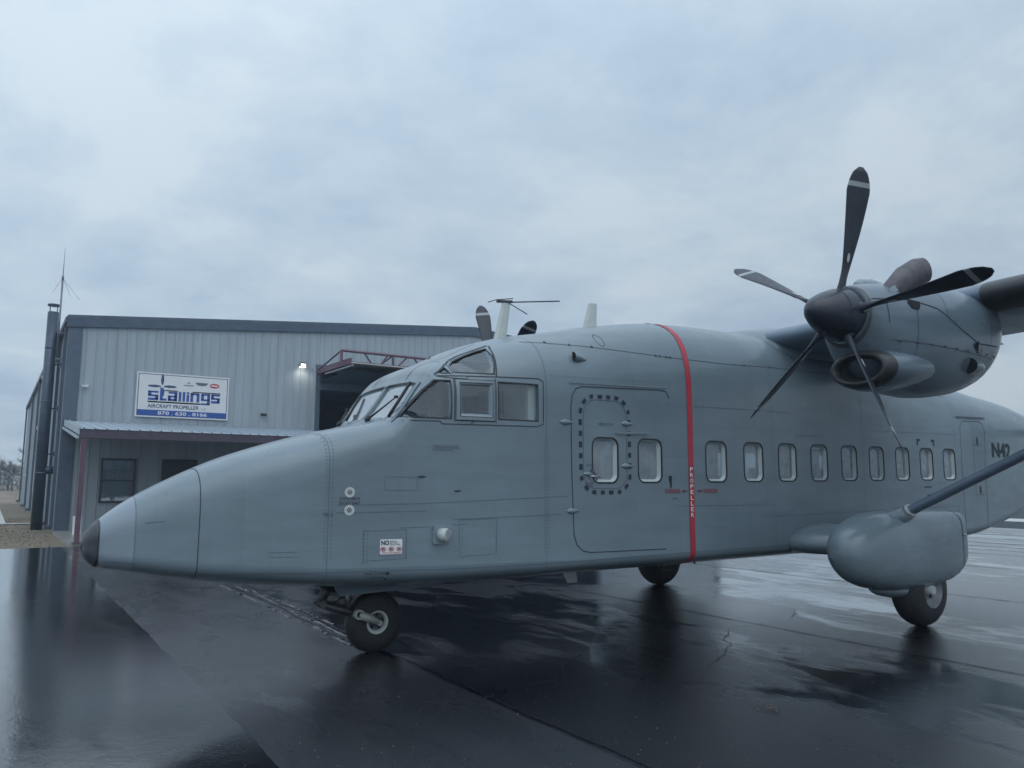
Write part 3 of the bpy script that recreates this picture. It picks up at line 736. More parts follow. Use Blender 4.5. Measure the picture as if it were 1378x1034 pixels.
# scoop with forward opening high behind the cockpit
x, z = 1.80, 2.985
b = MB(); rings = []
for t, rr_ in ((0, .052), (.04, .050), (.10, .040), (.17, .018), (.20, .003)): rings.append([(x-.09+t, -side_y(x, z)-max(0, math.sin(a))*rr_*1.3, z+.006-t*.12+rr_*math.cos(a)) for a in [2*math.pi*k/14 for k in range(14)]])
b.loft(rings, cap0=False); o = b.build('air_scoop', m_hull2, plane); b = MB(); b.add([(p[0]+.004, p[1], p[2]) for p in rings[0]], [tuple(range(14))]); b.build('opening', m_void, o)
teardrop(.06, 1.725, .14, .010, 'drain_fairing', m_line); teardrop(.40, 1.593, .12, .009, 'drain_fairing', m_line)
# small fasteners along the crown joint
b = MB(); strip(b, dense([(1.22, 3.140), (1.9, 3.136), (3.0, 3.110), (4.0, 3.115), (4.9, 3.150), (6.5, 3.16), (9.2, 3.05)], .08), .005); 
for x, z in ((1.49, 3.152), (1.76, 3.139), (2.03, 3.140), (2.9, 3.113), (2.96, 3.113), (3.06, 3.113), (3.12, 3.113), (4.4, 3.13), (4.9, 3.15)):
    b.add([onhull(x+.014*math.cos(a), z+.014*math.sin(a), -1, .005) for a in [math.pi*k/4 for k in range(8)]], [tuple(range(8))])
b.build('crown_joint', m_line, plane)
b = MB(); cc = [(2.18+.05*math.cos(R(a)), 3.235+.075*math.sin(R(a))) for a in range(0, 360, 20)]; strip(b, cc, .006, closed=True); b.build('access_panel', m_fade, plane)
# lower and side skin laps
b = MB()
for pts in ([(-2.26, 1.005), (-2.48, 1.025)], [(-1.78, .90), (-.8, .885)], [(-.78, .886), (.3, .875), (1.6, .885), (3.2, .90), (6, .92)], [(-.72, 1.468), (.0, 1.477), (1.6, 1.54)], [(-.72, 1.40), (.1, 1.41)], [(3.45, 2.56), (5.2, 2.58)], [(.35, 1.33), (1.5, 1.36)], [(3.1, 1.42), (4.6, 1.41)], [(-2.2, 1.33), (-2.05, 1.345)], [(4.6, 1.27), (9.4, 1.33)], [(7.0, 2.42), (9.4, 2.45)], [(-.15, 1.26), (.12, 1.265)], [(.34, 1.28), (.48, 1.28)]):
    strip(b, dense(pts, .08), .0045, .003)
for pts in ([(-.47, .975), (-.09, .985), (-.09, 1.245), (-.475, 1.235)], [(.41, .985), (.78, 1.0), (.78, 1.33), (.405, 1.325)], [(-1.25, 1.03), (-1.02, 1.03), (-1.02, 1.07), (-1.25, 1.07)], [(-.30, 1.6), (.0, 1.6), (.0, 1.72), (-.30, 1.72)], [(5.3, 2.10), (5.9, 2.11), (5.9, 2.3), (5.3, 2.29)]):
    strip(b, dense(pts, .08, True), .004, .003, closed=True)
b.build('skin_lap', m_lap, plane)
# fastener rows along the frames, fine dark points
b = MB()
def dots(x0, z0, x1, z1, n, r=.0045):
    for i in range(n):
        x, z = x0+(x1-x0)*i/(n-1), z0+(z1-z0)*i/(n-1); b.add([onhull(x+a, z+c, -1, .0032) for a, c in ((-r, -r), (r, -r), (r, r), (-r, r))], [(0, 1, 2, 3)])
for x in (-.81, -.755, 1.305, 1.36): dots(x, 1.0, x, 2.1, 34)
dots(-.475, .96, -.475, 1.24, 9, .006); dots(-.44, .96, -.44, 1.24, 9); dots(.435, .98, .435, 1.32, 10); dots(-.1, 1.0, -.1, 1.24, 8)
dots(-.7, .905, 1.5, .90, 60); dots(1.4, 2.76, 3.1, 2.80, 46); dots(1.33, 2.26, 1.33, 2.7, 10, .005)
for x in (3.60, 4.13, 4.80, 5.46, 6.12, 6.79, 7.45, 8.12, 8.78, 9.40): dots(x, 1.0, x, 3.0, 44, .0035)
b.build('rivet_row', m_lap, plane)['kind'] = 'stuff'
# static vents
for z in (1.582, 1.424):
    cx = -.608; b = MB(); b.add([onhull(cx+.045*math.cos(a), z+.047*math.sin(a), -1, .006) for a in [math.pi*k/12 for k in range(24)]], [tuple(range(24))]); v = b.build('static_vent', m_ltgrey, plane)
    b = MB()
    for k in range(7):
        a = k*math.pi/3; q = 0 if k == 6 else .016; b.add([onhull(cx+q*math.cos(a)+.0068*math.cos(t), z+q*math.sin(a)+.0068*math.sin(t), -1, .008) for t in [math.pi*j/4 for j in range(8)]], [tuple(range(8))])
    b.build('hole', m_dkmetal, v)
# NO... warning sticker
stk = patch('warning_sticker', [(-.230+a, 1.094+c) for a, c in rrect(.200, .134, .012, 3)], m_stickr, plane, -1, .006)
decal('NO', -.320, 1.110, .070, .042, m_ink, stk, 'lettering', .009, bold=.03)
for i, t in enumerate(('SMOKING', 'MATCHES or', 'OPEN FLAMES')): decal(t, -.243, 1.137-i*.0155, (.062, .085, .098)[i], .010, m_ink, stk, 'lettering', .009, bold=.01)
decal('AVISO INFLAMABLE', -.318, 1.034, .178, .012, m_red, stk, 'lettering', .009, bold=.01)
for i in range(3):
    cx = -.302+i*.072; b = MB(); cc = [(cx+.024*math.cos(math.pi*k/8), 1.073+.018*math.sin(math.pi*k/8)) for k in range(16)]; strip(b, cc, .005, .009, closed=True); strip(b, [(cx-.015, 1.085), (cx+.015, 1.061)], .005, .009); b.build('prohibition_sign', m_red, stk)
    b = MB(); strip(b, [(cx-.010, 1.064), (cx, 1.074), (cx+.003, 1.082)], .008, .0085); strip(b, [(cx-.012, 1.070), (cx+.014, 1.076)], .007, .0085); b.build('pictogram', m_ink, stk)
# landing light: plate, barrel, lens
yb_ = -side_y(.23, 1.19)
b = MB(); b.prism([(.145, 1.11), (.315, 1.11), (.315, 1.275), (.145, 1.275)], yb_-.020, yb_+.03); pl = b.build('taxi_light', m_hull2, plane)
b = MB(); b.tube([(.225, yb_-.01, 1.192), (.245, yb_-.07, 1.192), (.255, yb_-.085, 1.192)], [.062, .062, .050], 18); b.tube([(.225, yb_-.02, 1.195), (.315, yb_-.035, 1.205)], [.04, .02], 10); b.build('housing', m_ltgrey, pl)
b = MB(); b.tube([(.249, yb_-.083, 1.192), (.251, yb_-.094, 1.192)], [.047, .040], 18); b.build('lens', m_metal, pl)
# blade antennas, whip aerials
def fin(name, x0, x1, xt0, xt1, z0, z1, y=0, th=.02, mat=m_ltgrey):
    b = MB()
    def r_(xa, xb, z, t): return [(xa, y, z), (xa+(xb-xa)*.25, y-t, z), (xa+(xb-xa)*.7, y-t*.8, z), (xb, y, z), (xa+(xb-xa)*.7, y+t*.8, z), (xa+(xb-xa)*.25, y+t, z)]
    b.loft([r_(x0, x1, z0, th), r_(xt0, xt1, z0+(z1-z0)*.97, th*.6), r_(xt0+.02, xt1-.01, z1, th*.4)], smooth=False); return b.build(name, mat, plane)
m_ant = plain('antenna_cream_paint', (.52, .56, .54), .4, 0, .06)
a = fin('blade_antenna', 1.35, 1.545, 1.50, 1.62, 3.15, 3.755, mat=m_ant)
b = MB(); b.tube([(1.44, .01, 3.757), (1.64, -.01, 3.775)], .018, 8); b.tube([(1.33, .03, 3.735), (1.42, .0, 3.77), (1.62, -.06, 3.80)], .006, 6); b.tube([(1.60, 0, 3.765), (2.36, .02, 3.885)], .009, 6); b.tube([(1.60, 0, 3.755), (1.86, .0, 3.655)], .006, 6); b.build('aerial_rod', m_dkmetal, a)
fin('blade_antenna', 2.66, 2.92, 2.80, 2.94, 3.45, 3.925, mat=m_ant); fin('blade_antenna', 2.32, 2.55, 2.44, 2.60, .72, .50, mat=m_ant)
b = MB(); b.tube([(.60, .15, 2.98), (.66, .15, 3.055)], .008, 6); b.tube([(.14, .0, 2.70), (.16, 0, 2.755)], .008, 6); b.build('aerial_rod', m_dkmetal, plane)
b = MB(); b.add([onhull(x, z, -1, .006) for x, z in ((-.265, .868), (-.240, .868), (-.245, .795), (-.270, .795))], [(0, 1, 2, 3)]); b.build('towing_mark', m_black, plane)
b = MB(); b.tube([(3.60, -.9, .80), (3.60, -.93, .74)], .012, 6); b.build('drain_mast', m_dkmetal, plane)

# ---------------- wing, engines, struts, sponsons, tail
def airfoil(x0, c, y, z, th=.17, n=14, inc=0.03):
    up = []; lo = []
    for k in range(n+1):
        t = .5*(1-math.cos(math.pi*k/n)); yt = 5*th*(.2969*t**.5-.126*t-.3516*t**2+.2843*t**3-.1036*t**4); cm = .03*(1-(2*t-1)**2)
        up.append((x0+c*t, y, z+c*(cm+yt-inc*t*2.2))); lo.append((x0+c*t, y, z+c*(cm-yt-inc*t*2.2)))
    return up+lo[-2:0:-1]
def wy(y): return 3.605+.0525*max(0, abs(y)-1.2)*.55
b = MB(); ys = [0, 1.2, 3.0, 4.5, 6.6, 9.0, 11.1, 11.38]
def wring(y):
    a = abs(y); c = 1.92 if a < 6.6 else 1.92-(a-6.6)*.10
    if a > 11.3: return airfoil(5.26+.12, c-.35, y, wy(y), .08)
    return airfoil(5.22, c, y, wy(y), .18)
b.loft([wring(y) for y in [-v for v in reversed(ys)]+ys[1:]]); wing = b.build('wing', m_wing, plane)
for s in (-1, 1):                                                       # flaps hang just behind and below the trailing edge
    for ya, yb2, nm in ((1.3, 2.75, 'flap'), (3.45, 6.5, 'flap'), (6.6, 10.9, 'aileron')):
        b = MB(); b.loft([airfoil(6.93, .50, s*yy, wy(yy)-.155, .16, 8) for yy in (ya, yb2)]); b.build(nm, m_wing, wing)
    b = MB()
    for yy in (3.9, 5.2, 6.3): b.box(6.5, 7.2, s*yy-.02, s*yy+.02, wy(yy)-.28, wy(yy)-.12)
    b.build('flap_bracket', m_wing, wing)
    # de-icing boot on the leading edge
    b = MB(); rr2 = []
    for yy in (3.5, 6.6, 10.9):
        af = airfoil(5.213, 1.92 if yy < 6.7 else 1.5, s*yy, wy(yy), .184); n = len(af); rr2.append([af[i] for i in (-4, -3, -2, -1, 0, 1, 2, 3, 4)])
    b.loft(rr2, closed=False, cap0=False, cap1=False); b.build('deicing_boot', m_boot, wing)
# wing root fairing on the crown
b = MB(); rings = []
for x, hw, zt_ in ((5.0, .5, 3.68), (5.25, .95, 3.80), (5.8, 1.05, 3.90), (6.6, 1.05, 3.82), (7.4, .9, 3.66), (8.2, .5, 3.50)):
    rings.append([(x, hw*math.cos(a), 3.35+(zt_-3.35)*math.sin(a)**.7 if math.sin(a) > 0 else 3.35) for a in [math.pi*k/16 for k in range(17)]])
b.loft(rings, closed=False, cap0=False, cap1=False); b.build('wing_fairing', m_hull, plane)

HX, HY, HZ, PR = 3.35, 3.08, 3.281, 1.40
NAC = [(3.41, 0, .262, 3.015, 3.545, 2.0), (3.50, 0, .300, 2.92, 3.585, 2.1), (3.70, 0, .375, 2.72, 3.63, 2.2), (4.0, 0, .435, 2.60, 3.665, 2.3), (4.5, 0, .475, 2.555, 3.72, 2.35), (5.0, 0, .485, 2.60, 3.755, 2.35), (5.4, 0, .465, 2.70, 3.76, 2.3), (5.7, 0, .40, 2.85, 3.74, 2.2), (5.95, 0, .29, 3.03, 3.68, 2.1), (6.12, 0, .15, 3.22, 3.60, 2.0), (6.18, 0, .03, 3.36, 3.48, 2.0)]
def nac_f():
    X = [r[0] for r in NAC]; return [_pchip(X, [r[k] for r in NAC]) for k in (2, 3, 4, 5)]
NF = nac_f()
def nring(x, s, n=40, g=0.0):
    hw, zb_, zt_, e = [f(x) for f in NF]; cz = zb_*.42+zt_*.58; r = []
    for k in range(n):
        a = 2*math.pi*k/n; c, q = math.cos(a), math.sin(a)
        y = (hw+g)*(abs(c)**(2/e))*(1 if c > 0 else -1); z = cz+((zt_-cz if q > 0 else cz-zb_)+g)*(abs(q)**(2/e))*(1 if q > 0 else -1)
        r.append((x, s*HY+y, z))
    return r
def nac_y(x, z, d=0):                                                   # outboard surface of the nacelle
    hw, zb_, zt_, e = [f(x) for f in NF]; cz = zb_*.42+zt_*.58; q = (z-cz)/(zt_-cz) if z > cz else (cz-z)/(cz-zb_)
    return hw*max(0, 1-min(1, q)**e)**(1/e)+d
def engine(s):
    b = MB(); b.loft([nring(3.41+(6.18-3.41)*k/46, s) for k in range(47)]); nac = b.build('engine_nacelle', m_cowl, plane)
    # seams on the cowling
    b = MB()
    def seam(pts, wd=.010):
        pts = dense(pts, .07); L_ = []; n = len(pts)
        for i, (x, z) in enumerate(pts):
            a = pts[max(0, i-1)]; c = pts[min(n-1, i+1)]; t = Vector((c[0]-a[0], c[1]-a[1])).normalized(); q = Vector((-t.y, t.x))*wd/2
            for sg in (1, -1): L_.append((x+sg*q.x, s*(HY+nac_y(x+sg*q.x, z+sg*q.y, .004)), z+sg*q.y))
        b.add(L_, [(2*i, 2*i+2, 2*i+3, 2*i+1) for i in range(n-1)])
    seam([(3.46, 3.40), (3.9, 3.43), (4.3, 3.38), (4.65, 3.22), (5.0, 3.10), (5.5, 3.12)]); seam([(3.62, 3.18), (3.60, 3.40)], .006); seam([(5.3, 3.10), (5.32, 3.5)], .006); seam([(5.05, 2.75), (5.08, 3.1)], .006)
    seam([(5.55, 2.95), (5.6, 3.55)], .010); seam([(3.95, 2.75), (3.97, 3.40)], .005); seam([(3.66, 3.02), (5.4, 2.98)], .005); seam([(4.45, 3.30), (4.46, 3.62)], .005)
    for k in range(9):
        xx = 3.75+.21*k; b.add([(xx+a, s*(HY+nac_y(xx, 3.01, .006)), 3.01+c) for a, c in ((-.018, -.008), (.018, -.008), (.018, .008), (-.018, .008))], [(0, 1, 2, 3)])
    b.build('panel_gap', m_line, nac)
    for k, xx in enumerate((3.42,)):
        b = MB(); A = nring(xx, s, g=.004); B = nring(xx+.03, s, g=.004); n = len(A); b.add(A+B, [(i, (i+1) % n, n+(i+1) % n, n+i) for i in range(n)]); b.build('cowl_lip', m_dkmetal, nac)
    # chin intake: outer lip, dark boot, duct
    CY, CZ = s*HY+(-.085 if s < 0 else .085), 2.758
    def el(x, a_, c_, tilt_=0.0, n=28, cy=CY, cz=CZ): return [(x+tilt_*math.sin(t), cy+a_*math.cos(t), cz+c_*math.sin(t)) for t in [2*math.pi*k/n for k in range(n)]]
    b = MB(); b.loft([el(3.52, .305, .172), el(3.58, .326, .188), el(3.72, .355, .205, cz=CZ+.003), el(3.95, .378, .212, cy=s*HY+s*.05, cz=2.79), el(4.2, .375, .200, cy=s*HY+s*.03, cz=2.81), el(4.5, .35, .19, cy=s*HY, cz=2.83), el(5.0, .25, .14, cy=s*HY, cz=2.86)], cap0=False, cap1=False)
    it = b.build('air_intake', m_cowl, plane)
    b = MB(); b.loft([el(3.60, .333, .193, .0), el(3.55, .318, .184), el(3.49, .295, .166), el(3.47, .270, .144), el(3.48, .240, .122), el(3.56, .215, .104)], cap0=False, cap1=False); b.build('intake_boot', m_boot, it)
    b = MB(); b.loft([el(3.56, .216, .105), el(3.9, .19, .09), el(4.1, .15, .07)], cap0=False); b.build('duct', m_dkmetal, it)
    # exhaust stacks, both sides, bending back and outwards
    for q in (1, -1):
        o_ = s*q                                                        # sideways direction
        P_ = [(3.78, s*HY+o_*.18, 3.42), (3.86, s*HY+o_*.26, 3.53), (3.98, s*HY+o_*.31, 3.65), (4.14, s*HY+o_*.355, 3.745), (4.24, s*HY+o_*.375, 3.775)]
        if q < 0: P_ = [(x, y, z-.12) for x, y, z in P_]
        b = MB(); rr_ = (.07, .100, .120, .122, .112); pts = [Vector(p) for p in P_]; rings = []
        for i, p in enumerate(pts):
            d = (pts[min(i+1, 4)]-pts[max(i-1, 0)]).normalized(); ax = d.cross(Vector((0, 0, 1))).normalized(); uz = ax.cross(d).normalized()
            rings.append([tuple(p+ax*rr_[i]*.72*math.cos(t)+uz*rr_[i]*1.12*math.sin(t)) for t in [2*math.pi*k/18 for k in range(18)]])
        b.loft(rings, cap0=False, cap1=False); inn = [[tuple(pts[4]+(Vector(p)-pts[4])*.90) for p in rings[4]], [tuple(pts[2]+(Vector(p)-pts[2])*.75) for p in rings[2]]]
        b.loft([rings[4], inn[0]], cap0=False, cap1=False); b.loft(inn, cap0=False)
        ex = b.build('exhaust_stack', m_exh, plane)
        b = MB(); c0 = Vector((3.86, s*HY+o_*.29, P_[1][2]-.05)); b.loft([[tuple(c0+Vector((.17*math.cos(t)*k, o_*(.04*(1-k)+.02), .12*math.sin(t)*k-.02))) for t in [2*math.pi*j/16 for j in range(16)]] for k in (1.0, .8, .5)], cap0=False, cap1=False); b.build('shroud', m_hull2, ex)
    # dark rectangular vent below the exhaust and two rear scoops
    def ny(x, z, d): return s*(HY+nac_y(x, z, d))
    b = MB(); b.add([(x, ny(x, z, .006), z) for x, z in ((3.86, 3.40), (3.90, 3.43), (4.04, 3.42), (4.03, 3.38), (3.99, 3.33), (3.90, 3.34))], [tuple(range(6))]); b.build('vent', m_void, nac)
    for x, z, r_ in ((4.88, 2.87, .085),):
        b = MB(); rings = []
        for t, rad in ((0, 1), (.12, .98), (.24, .75), (.34, .35), (.38, .03)):
            rings.append([(x+t, ny(x+t, z, 0)+s*(-.01+.10*rad*max(0, math.sin(a))), z+r_*rad*math.cos(a)) for a in [math.pi*k/12 for k in range(13)]])
        b.loft(rings, closed=False, cap0=False, cap1=False); sc_ = b.build('air_scoop', m_cowl, plane)
        b = MB(); b.add([(p[0]+.008, p[1]-s*.006, p[2]) for p in rings[0]], [tuple(range(13))]); b.build('opening', m_void, sc_)
    b = MB(); b.add([(x, ny(x, z, .010), z) for x, z in ((4.90, 3.08), (5.00, 3.13), (5.00, 3.00))], [(0, 1, 2)]); b.build('vent', m_void, nac)
    b = MB(); b.loft([[(x, s*HY+.10*q*math.cos(a)-.02, 3.60+h*max(0, math.sin(a))) for a in [2*math.pi*k/16 for k in range(16)]] for x, q, h in ((3.60, .1, .03), (3.68, .7, .075), (3.85, 1, .10), (4.1, .8, .09), (4.3, .2, .05))]); b.build('top_fairing', m_hull2, nac)
    # propeller: spinner, five blades
    b = MB(); prof = ((2.885, .004), (2.895, .040), (2.93, .085), (3.00, .135), (3.10, .183), (3.21, .222), (3.30, .244), (3.39, .256), (3.405, .248))
    b.loft([[(x, s*HY+r_*math.cos(t), HZ+r_*math.sin(t)) for t in [2*math.pi*k/36 for k in range(36)]] for x, r_ in prof]); spn = b.build('spinner', m_spin, plane)
    b = MB(); b.loft([[(x, s*HY+r_*math.cos(t), HZ+r_*math.sin(t)) for t in [2*math.pi*k/36 for k in range(36)]] for x, r_ in ((3.205, .2245), (3.212, .2275))], cap0=False, cap1=False); b.build('joint_line', m_line, spn)
    ph = .227 if s < 0 else -.30
    for k in range(5):
        th = ph+k*2*math.pi/5; rad = Vector((0, -math.sin(th), math.cos(th))); tan = Vector((0, -math.cos(th), -math.sin(th)))
        fore = Vector((-1, 0, 0)); b = MB(); rings = []; stn = []
        N_ = 26
        for i in range(N_+1):
            t = i/N_; r_ = .20+(PR-.20)*t
            if t < .15: ch = .085+.02*t
            else:
                u = (t-.15)/.85; ch = .088+.180*math.sin(math.pi*min(1, u/1.15)**.8*.5)**1.3 if u < .75 else None
                if ch is None: ch = .262*max(.02, (1-((u-.62)/.385)**2.6 if u > .62 else 1))**.5
            tw = R(86-22*t) if t > .12 else R(88)
            thick = max(.012, .085*(1-t*3.6)) if t < .25 else max(.008, .020*(1-t)+.008)
            cd = (fore*math.sin(tw)+tan*math.cos(tw)*BS).normalized(); nd = rad.cross(cd).normalized()
            c0 = Vector((HX-.015, s*HY, HZ))+rad*r_+cd*(-.02*math.sin(t*3))
            rr_ = []
            for j in range(12):
                a = 2*math.pi*j/12; rr_.append(tuple(c0+cd*ch/2*math.cos(a)*(1)+nd*thick/2*math.sin(a)*(1+.5*math.cos(a))))
            rings.append(rr_); stn.append(t)
        b.loft(rings); bl = b.build('propeller_blade', [m_blade, m_white, m_band], plane)
        for p in bl.data.polygons:                                       # painted bands near the tip
            rr0 = (p.center-Vector((HX, s*HY, HZ))).dot(rad); tt = (rr0-.20)/(PR-.20)
            if .862 < tt < .90: p.material_index = 2
        # oval maker's mark on the blade
        for sgn in (1, -1):
            t = .285; r_ = .20+(PR-.20)*t; tw = R(86-22*t); cd = (fore*math.sin(tw)+tan*math.cos(tw)*BS).normalized(); nd = rad.cross(cd).normalized()*sgn; c0 = Vector((HX-.015, s*HY, HZ))+rad*r_+cd*(-.005)+nd*.019
            bb = MB(); bb.add([tuple(c0+rad*.045*math.cos(a)+cd*.018*math.sin(a)) for a in [math.pi*q/8 for q in range(16)]], [tuple(range(16))]); bb.build('decal', m_ltgrey, bl)
        bb = MB(); bb.tube([tuple(Vector((HX, s*HY, HZ))+rad*.205), tuple(Vector((HX, s*HY, HZ))+rad*.268)], [.066, .050], 16); rt = bb.build('blade_root', m_spin, spn)
    return nac
BS = -1.0
for s in (-1, 1): engine(s)
# lift struts, sponsons, main wheels
m_rimw = plain('wheel_rim_paint', (.20, .22, .235), .45, .2, .15, 10)
for s in (-1, 1):
    A = Vector((5.50, s*2.33, 1.30)); B = Vector((6.10, s*6.45, 3.50)); b = MB(); rings = []
    for t in (-.03, 0, .3, .7, 1.02):
        p = A+(B-A)*t; d = (B-A).normalized(); cx_ = Vector((1, 0, 0)); cx_ = (cx_-d*cx_.dot(d)).normalized(); nz = d.cross(cx_).normalized(); c = .115; h = .052
        rings.append([tuple(p+cx_*c*(math.cos(a)+.12*math.cos(2*a))+nz*h*math.sin(a)) for a in [2*math.pi*k/18 for k in range(18)]])
    b.loft(rings); so_ = b.build('wing_strut', m_wing, plane)
    b = MB(); p = A+(B-A)*.035; rings = []
    for t, g in ((.028, 1.22), (.036, 1.22)):
        p = A+(B-A)*t; rings.append([tuple(p+cx_*c*g*(math.cos(a)+.12*math.cos(2*a))+nz*h*g*1.15*math.sin(a)) for a in [2*math.pi*k/18 for k in range(18)]])
    b.loft(rings); b.build('collar', m_ltgrey, so_)
    b = MB(); rings = []                                                # blended root fairing on the sponson
    for t, g, gg in ((-.05, 2.2, 2.4), (-.015, 1.7, 1.9), (.01, 1.35, 1.5), (.03, 1.18, 1.25)):
        p = A+(B-A)*t; rings.append([tuple(p+cx_*(c*g*(math.cos(a)+.12*math.cos(2*a))+.05*(g-1))+nz*h*gg*1.2*math.sin(a)) for a in [2*math.pi*k/18 for k in range(18)]])
    b.loft(rings); b.build('strut_fairing', m_hull2, so_)
    # sponson pod
    PS = [(4.58, .02, .90, .97, 2.0), (4.60, .10, .83, 1.05, 2.0), (4.66, .18, .735, 1.13, 2.1), (4.77, .25, .63, 1.20, 2.2), (4.95, .31, .54, 1.27, 2.4), (5.2, .345, .475, 1.33, 2.6), (5.6, .36, .44, 1.36, 2.8), (6.1, .36, .445, 1.365, 3.0), (6.5, .35, .50, 1.355, 3.8), (6.70, .34, .60, 1.345, 4.8), (6.78, .33, .67, 1.34, 5.2)]
    PF = [_pchip([r[0] for r in PS], [r[k] for r in PS]) for k in (1, 2, 3, 4)]
    def pring(x, g=0.0, n=32):
        hw, zb_, zt_, e = [f(x) for f in PF]; cz = (zb_+zt_)/2; r = []
        for k in range(n):
            a = 2*math.pi*k/n; c_, q = math.cos(a), math.sin(a); r.append((x, s*2.12+(hw+g)*(abs(c_)**(2/e))*(1 if c_ > 0 else -1), cz+((zt_-zb_)/2+g)*(abs(q)**(2/e))*(1 if q > 0 else -1)))
        return r
    b = MB(); X = [4.58, 4.586, 4.60, 4.62, 4.65, 4.69, 4.74, 4.8, 4.85]+[4.9+.1*k for k in range(19)]+[6.72, 6.75, 6.78]; b.loft([pring(x) for x in X]); pod = b.build('landing_gear_pod', m_hull2, plane)
    b = MB()
    for xx in (6.64,): A_ = pring(xx, .004); B_ = pring(xx+.012, .004); n = len(A_); b.add(A_+B_, [(i, (i+1) % n, n+(i+1) % n, n+i) for i in range(n)])
    b.build('panel_gap', m_line, pod)
    b = MB(); rings = [[(x, s*2.12+yy*s, 1.34+h) for yy, h in ((-.30, 0), (-.02, .0), (.0, hh), (.02, 0), (.30, 0))] for x, hh in ((6.55, .02), (6.80, .13), (6.90, .02))]
    b.add([(6.50, s*1.98, 1.34), (6.77, s*1.98, 1.33), (6.64, s*1.98, 1.47), (6.50, s*2.01, 1.34), (6.77, s*2.01, 1.33), (6.64, s*2.01, 1.47)], [(0, 1, 2), (3, 5, 4), (0, 3, 4, 1), (1, 4, 5, 2), (2, 5, 3, 0)]); b.build('tail_fin', m_hull2, pod)
    b = MB(); b.tube([(6.68, s*2.44, 1.06), (6.68, s*2.485, 1.06)], [.022, .015], 10); b.build('nav_light', m_ltgrey, pod)
    # stub wing between the hull and the pod
    b = MB(); b.loft([[(p[0], yy, p[2]) for p in airfoil(xx, c__, 0, .93, .20, 10, 0.0)] for yy, xx, c__ in ((s*1.0, 5.05, 1.9), (s*1.25, 5.10, 1.85), (s*1.9, 5.15, 1.75))]); b.build('stub_wing', m_hull, plane)
    b = MB(); b.loft([[(x, s*2.08+.22*g*math.cos(a), .46-.10*g*max(0, -math.sin(a))*1.2) for a in [2*math.pi*k/16 for k in range(16)]] for x, g in ((5.25, .1), (5.45, .7), (5.65, 1.0), (5.80, .9), (5.84, .5))]); b.build('wheel_fairing', m_hull2, pod)
    # wheel: tyre, rim, hub
    def wheel(cx_, cy_, rad_, wid, rim_r, name='main_wheel', rootlab=None):
        b = MB(); prof = []
        for a in range(0, 181, 15): 
            t = R(a); prof.append((wid/2*math.cos(t)*(1 if abs(math.cos(t)) < .99 else 1), rim_r+(rad_-rim_r)*math.sin(t)**.62))
        n = 44; rings = []
        for k in range(n):
            a = 2*math.pi*k/n; rings.append([(cx_+r_*math.sin(a), cy_+y_, max(.0, rad_+r_*math.cos(a)-.006)) for y_, r_ in prof])
        rings.append(rings[0]); b.loft(rings, closed=False, cap0=False, cap1=False); ty = b.build('tyre', m_tyre, wroot)
        for sg in (-1, 1):
            b = MB(); yy = [(wid/2*.98, rim_r*1.02), (wid/2*.86, rim_r*.93), (wid/2*.50, rim_r*.86), (wid/2*.42, rim_r*.45), (wid/2*.55, rim_r*.36), (wid/2*.62, rim_r*.16), (wid/2*.62, .001)]
            b.loft([[(cx_+r_*math.cos(t), cy_+sg*y_, rad_+r_*math.sin(t)) for t in [2*math.pi*k/28 for k in range(28)]] for y_, r_ in yy], cap0=False, cap1=False); rm = b.build('rim', m_rim, wroot)
        b = MB()
        for k in range(6):
            t = k*math.pi/3+.3; rr_ = rim_r*.64; b.add([(cx_+rr_*math.cos(t)+rim_r*.12*math.cos(a), cy_-wid/2*.465-.004, rad_+rr_*math.sin(t)+rim_r*.12*math.sin(a)) for a in [2*math.pi*j/10 for j in range(10)]], [tuple(range(10))])
        b.build('rim_hole', m_void, wroot)
    m_rim = m_rimw if s < 0 else m_rimw
    wroot = link('main_wheel', None, plane)
    wheel(6.08, s*2.19, .430, .35, .205)
    b = MB(); b.tube([(6.08, s*2.19-.02, .43), (6.08, s*2.19-.180 if s < 0 else s*2.19+.180, .43)], [.06, .05], 14); b.build('hub', m_ltgrey, wroot)
# nose gear
ng = link('nose_gear', None, plane)
wroot = ng; m_rim = m_ltgrey
def nose_wheel():
    rad_, wid, rim_r, cy_ = .30, .19, .115, 0.0; b = MB(); prof = []
    for a in range(0, 181, 12):
        t = R(a); prof.append((wid/2*math.cos(t), rim_r+(rad_-rim_r)*math.sin(t)**.6))
    n = 48; rings = [[(r_*math.sin(2*math.pi*k/n), y_, max(.0, rad_+r_*math.cos(2*math.pi*k/n)-.006)) for y_, r_ in prof] for k in range(n)]; rings.append(rings[0])
    b.loft(rings, closed=False, cap0=False, cap1=False); b.build('tyre', m_tyre, ng)
    for sg in (-1, 1):
        b = MB(); b.loft([[(r_*math.cos(t), sg*y_, rad_+r_*math.sin(t)) for t in [2*math.pi*k/30 for k in range(30)]] for y_, r_ in ((.092, .118), (.094, .106), (.088, .092), (.060, .084))], cap0=False, cap1=False)
        b.build('rim', m_rim, ng)
        b = MB(); b.loft([[(r_*math.cos(t), sg*y_, rad_+r_*math.sin(t)) for t in [2*math.pi*k/30 for k in range(30)]] for y_, r_ in ((.060, .085), (.050, .060), (.054, .046), (.070, .040), (.070, .001))], cap0=False, cap1=False); b.build('hub_plate', m_dkmetal, ng)
    b = MB()
    for k in range(5):
        t = k*2*math.pi/5+.2; b.add([(.068*math.cos(t)+.014*math.cos(a), -.060, rad_+.068*math.sin(t)+.014*math.sin(a)) for a in [2*math.pi*j/10 for j in range(10)]], [tuple(range(10))])
    b.build('rim_hole', m_void, ng)
nose_wheel()
m_fork = plain('gear_leg_paint', (.36, .39, .38), .35, .1, .1, 10)
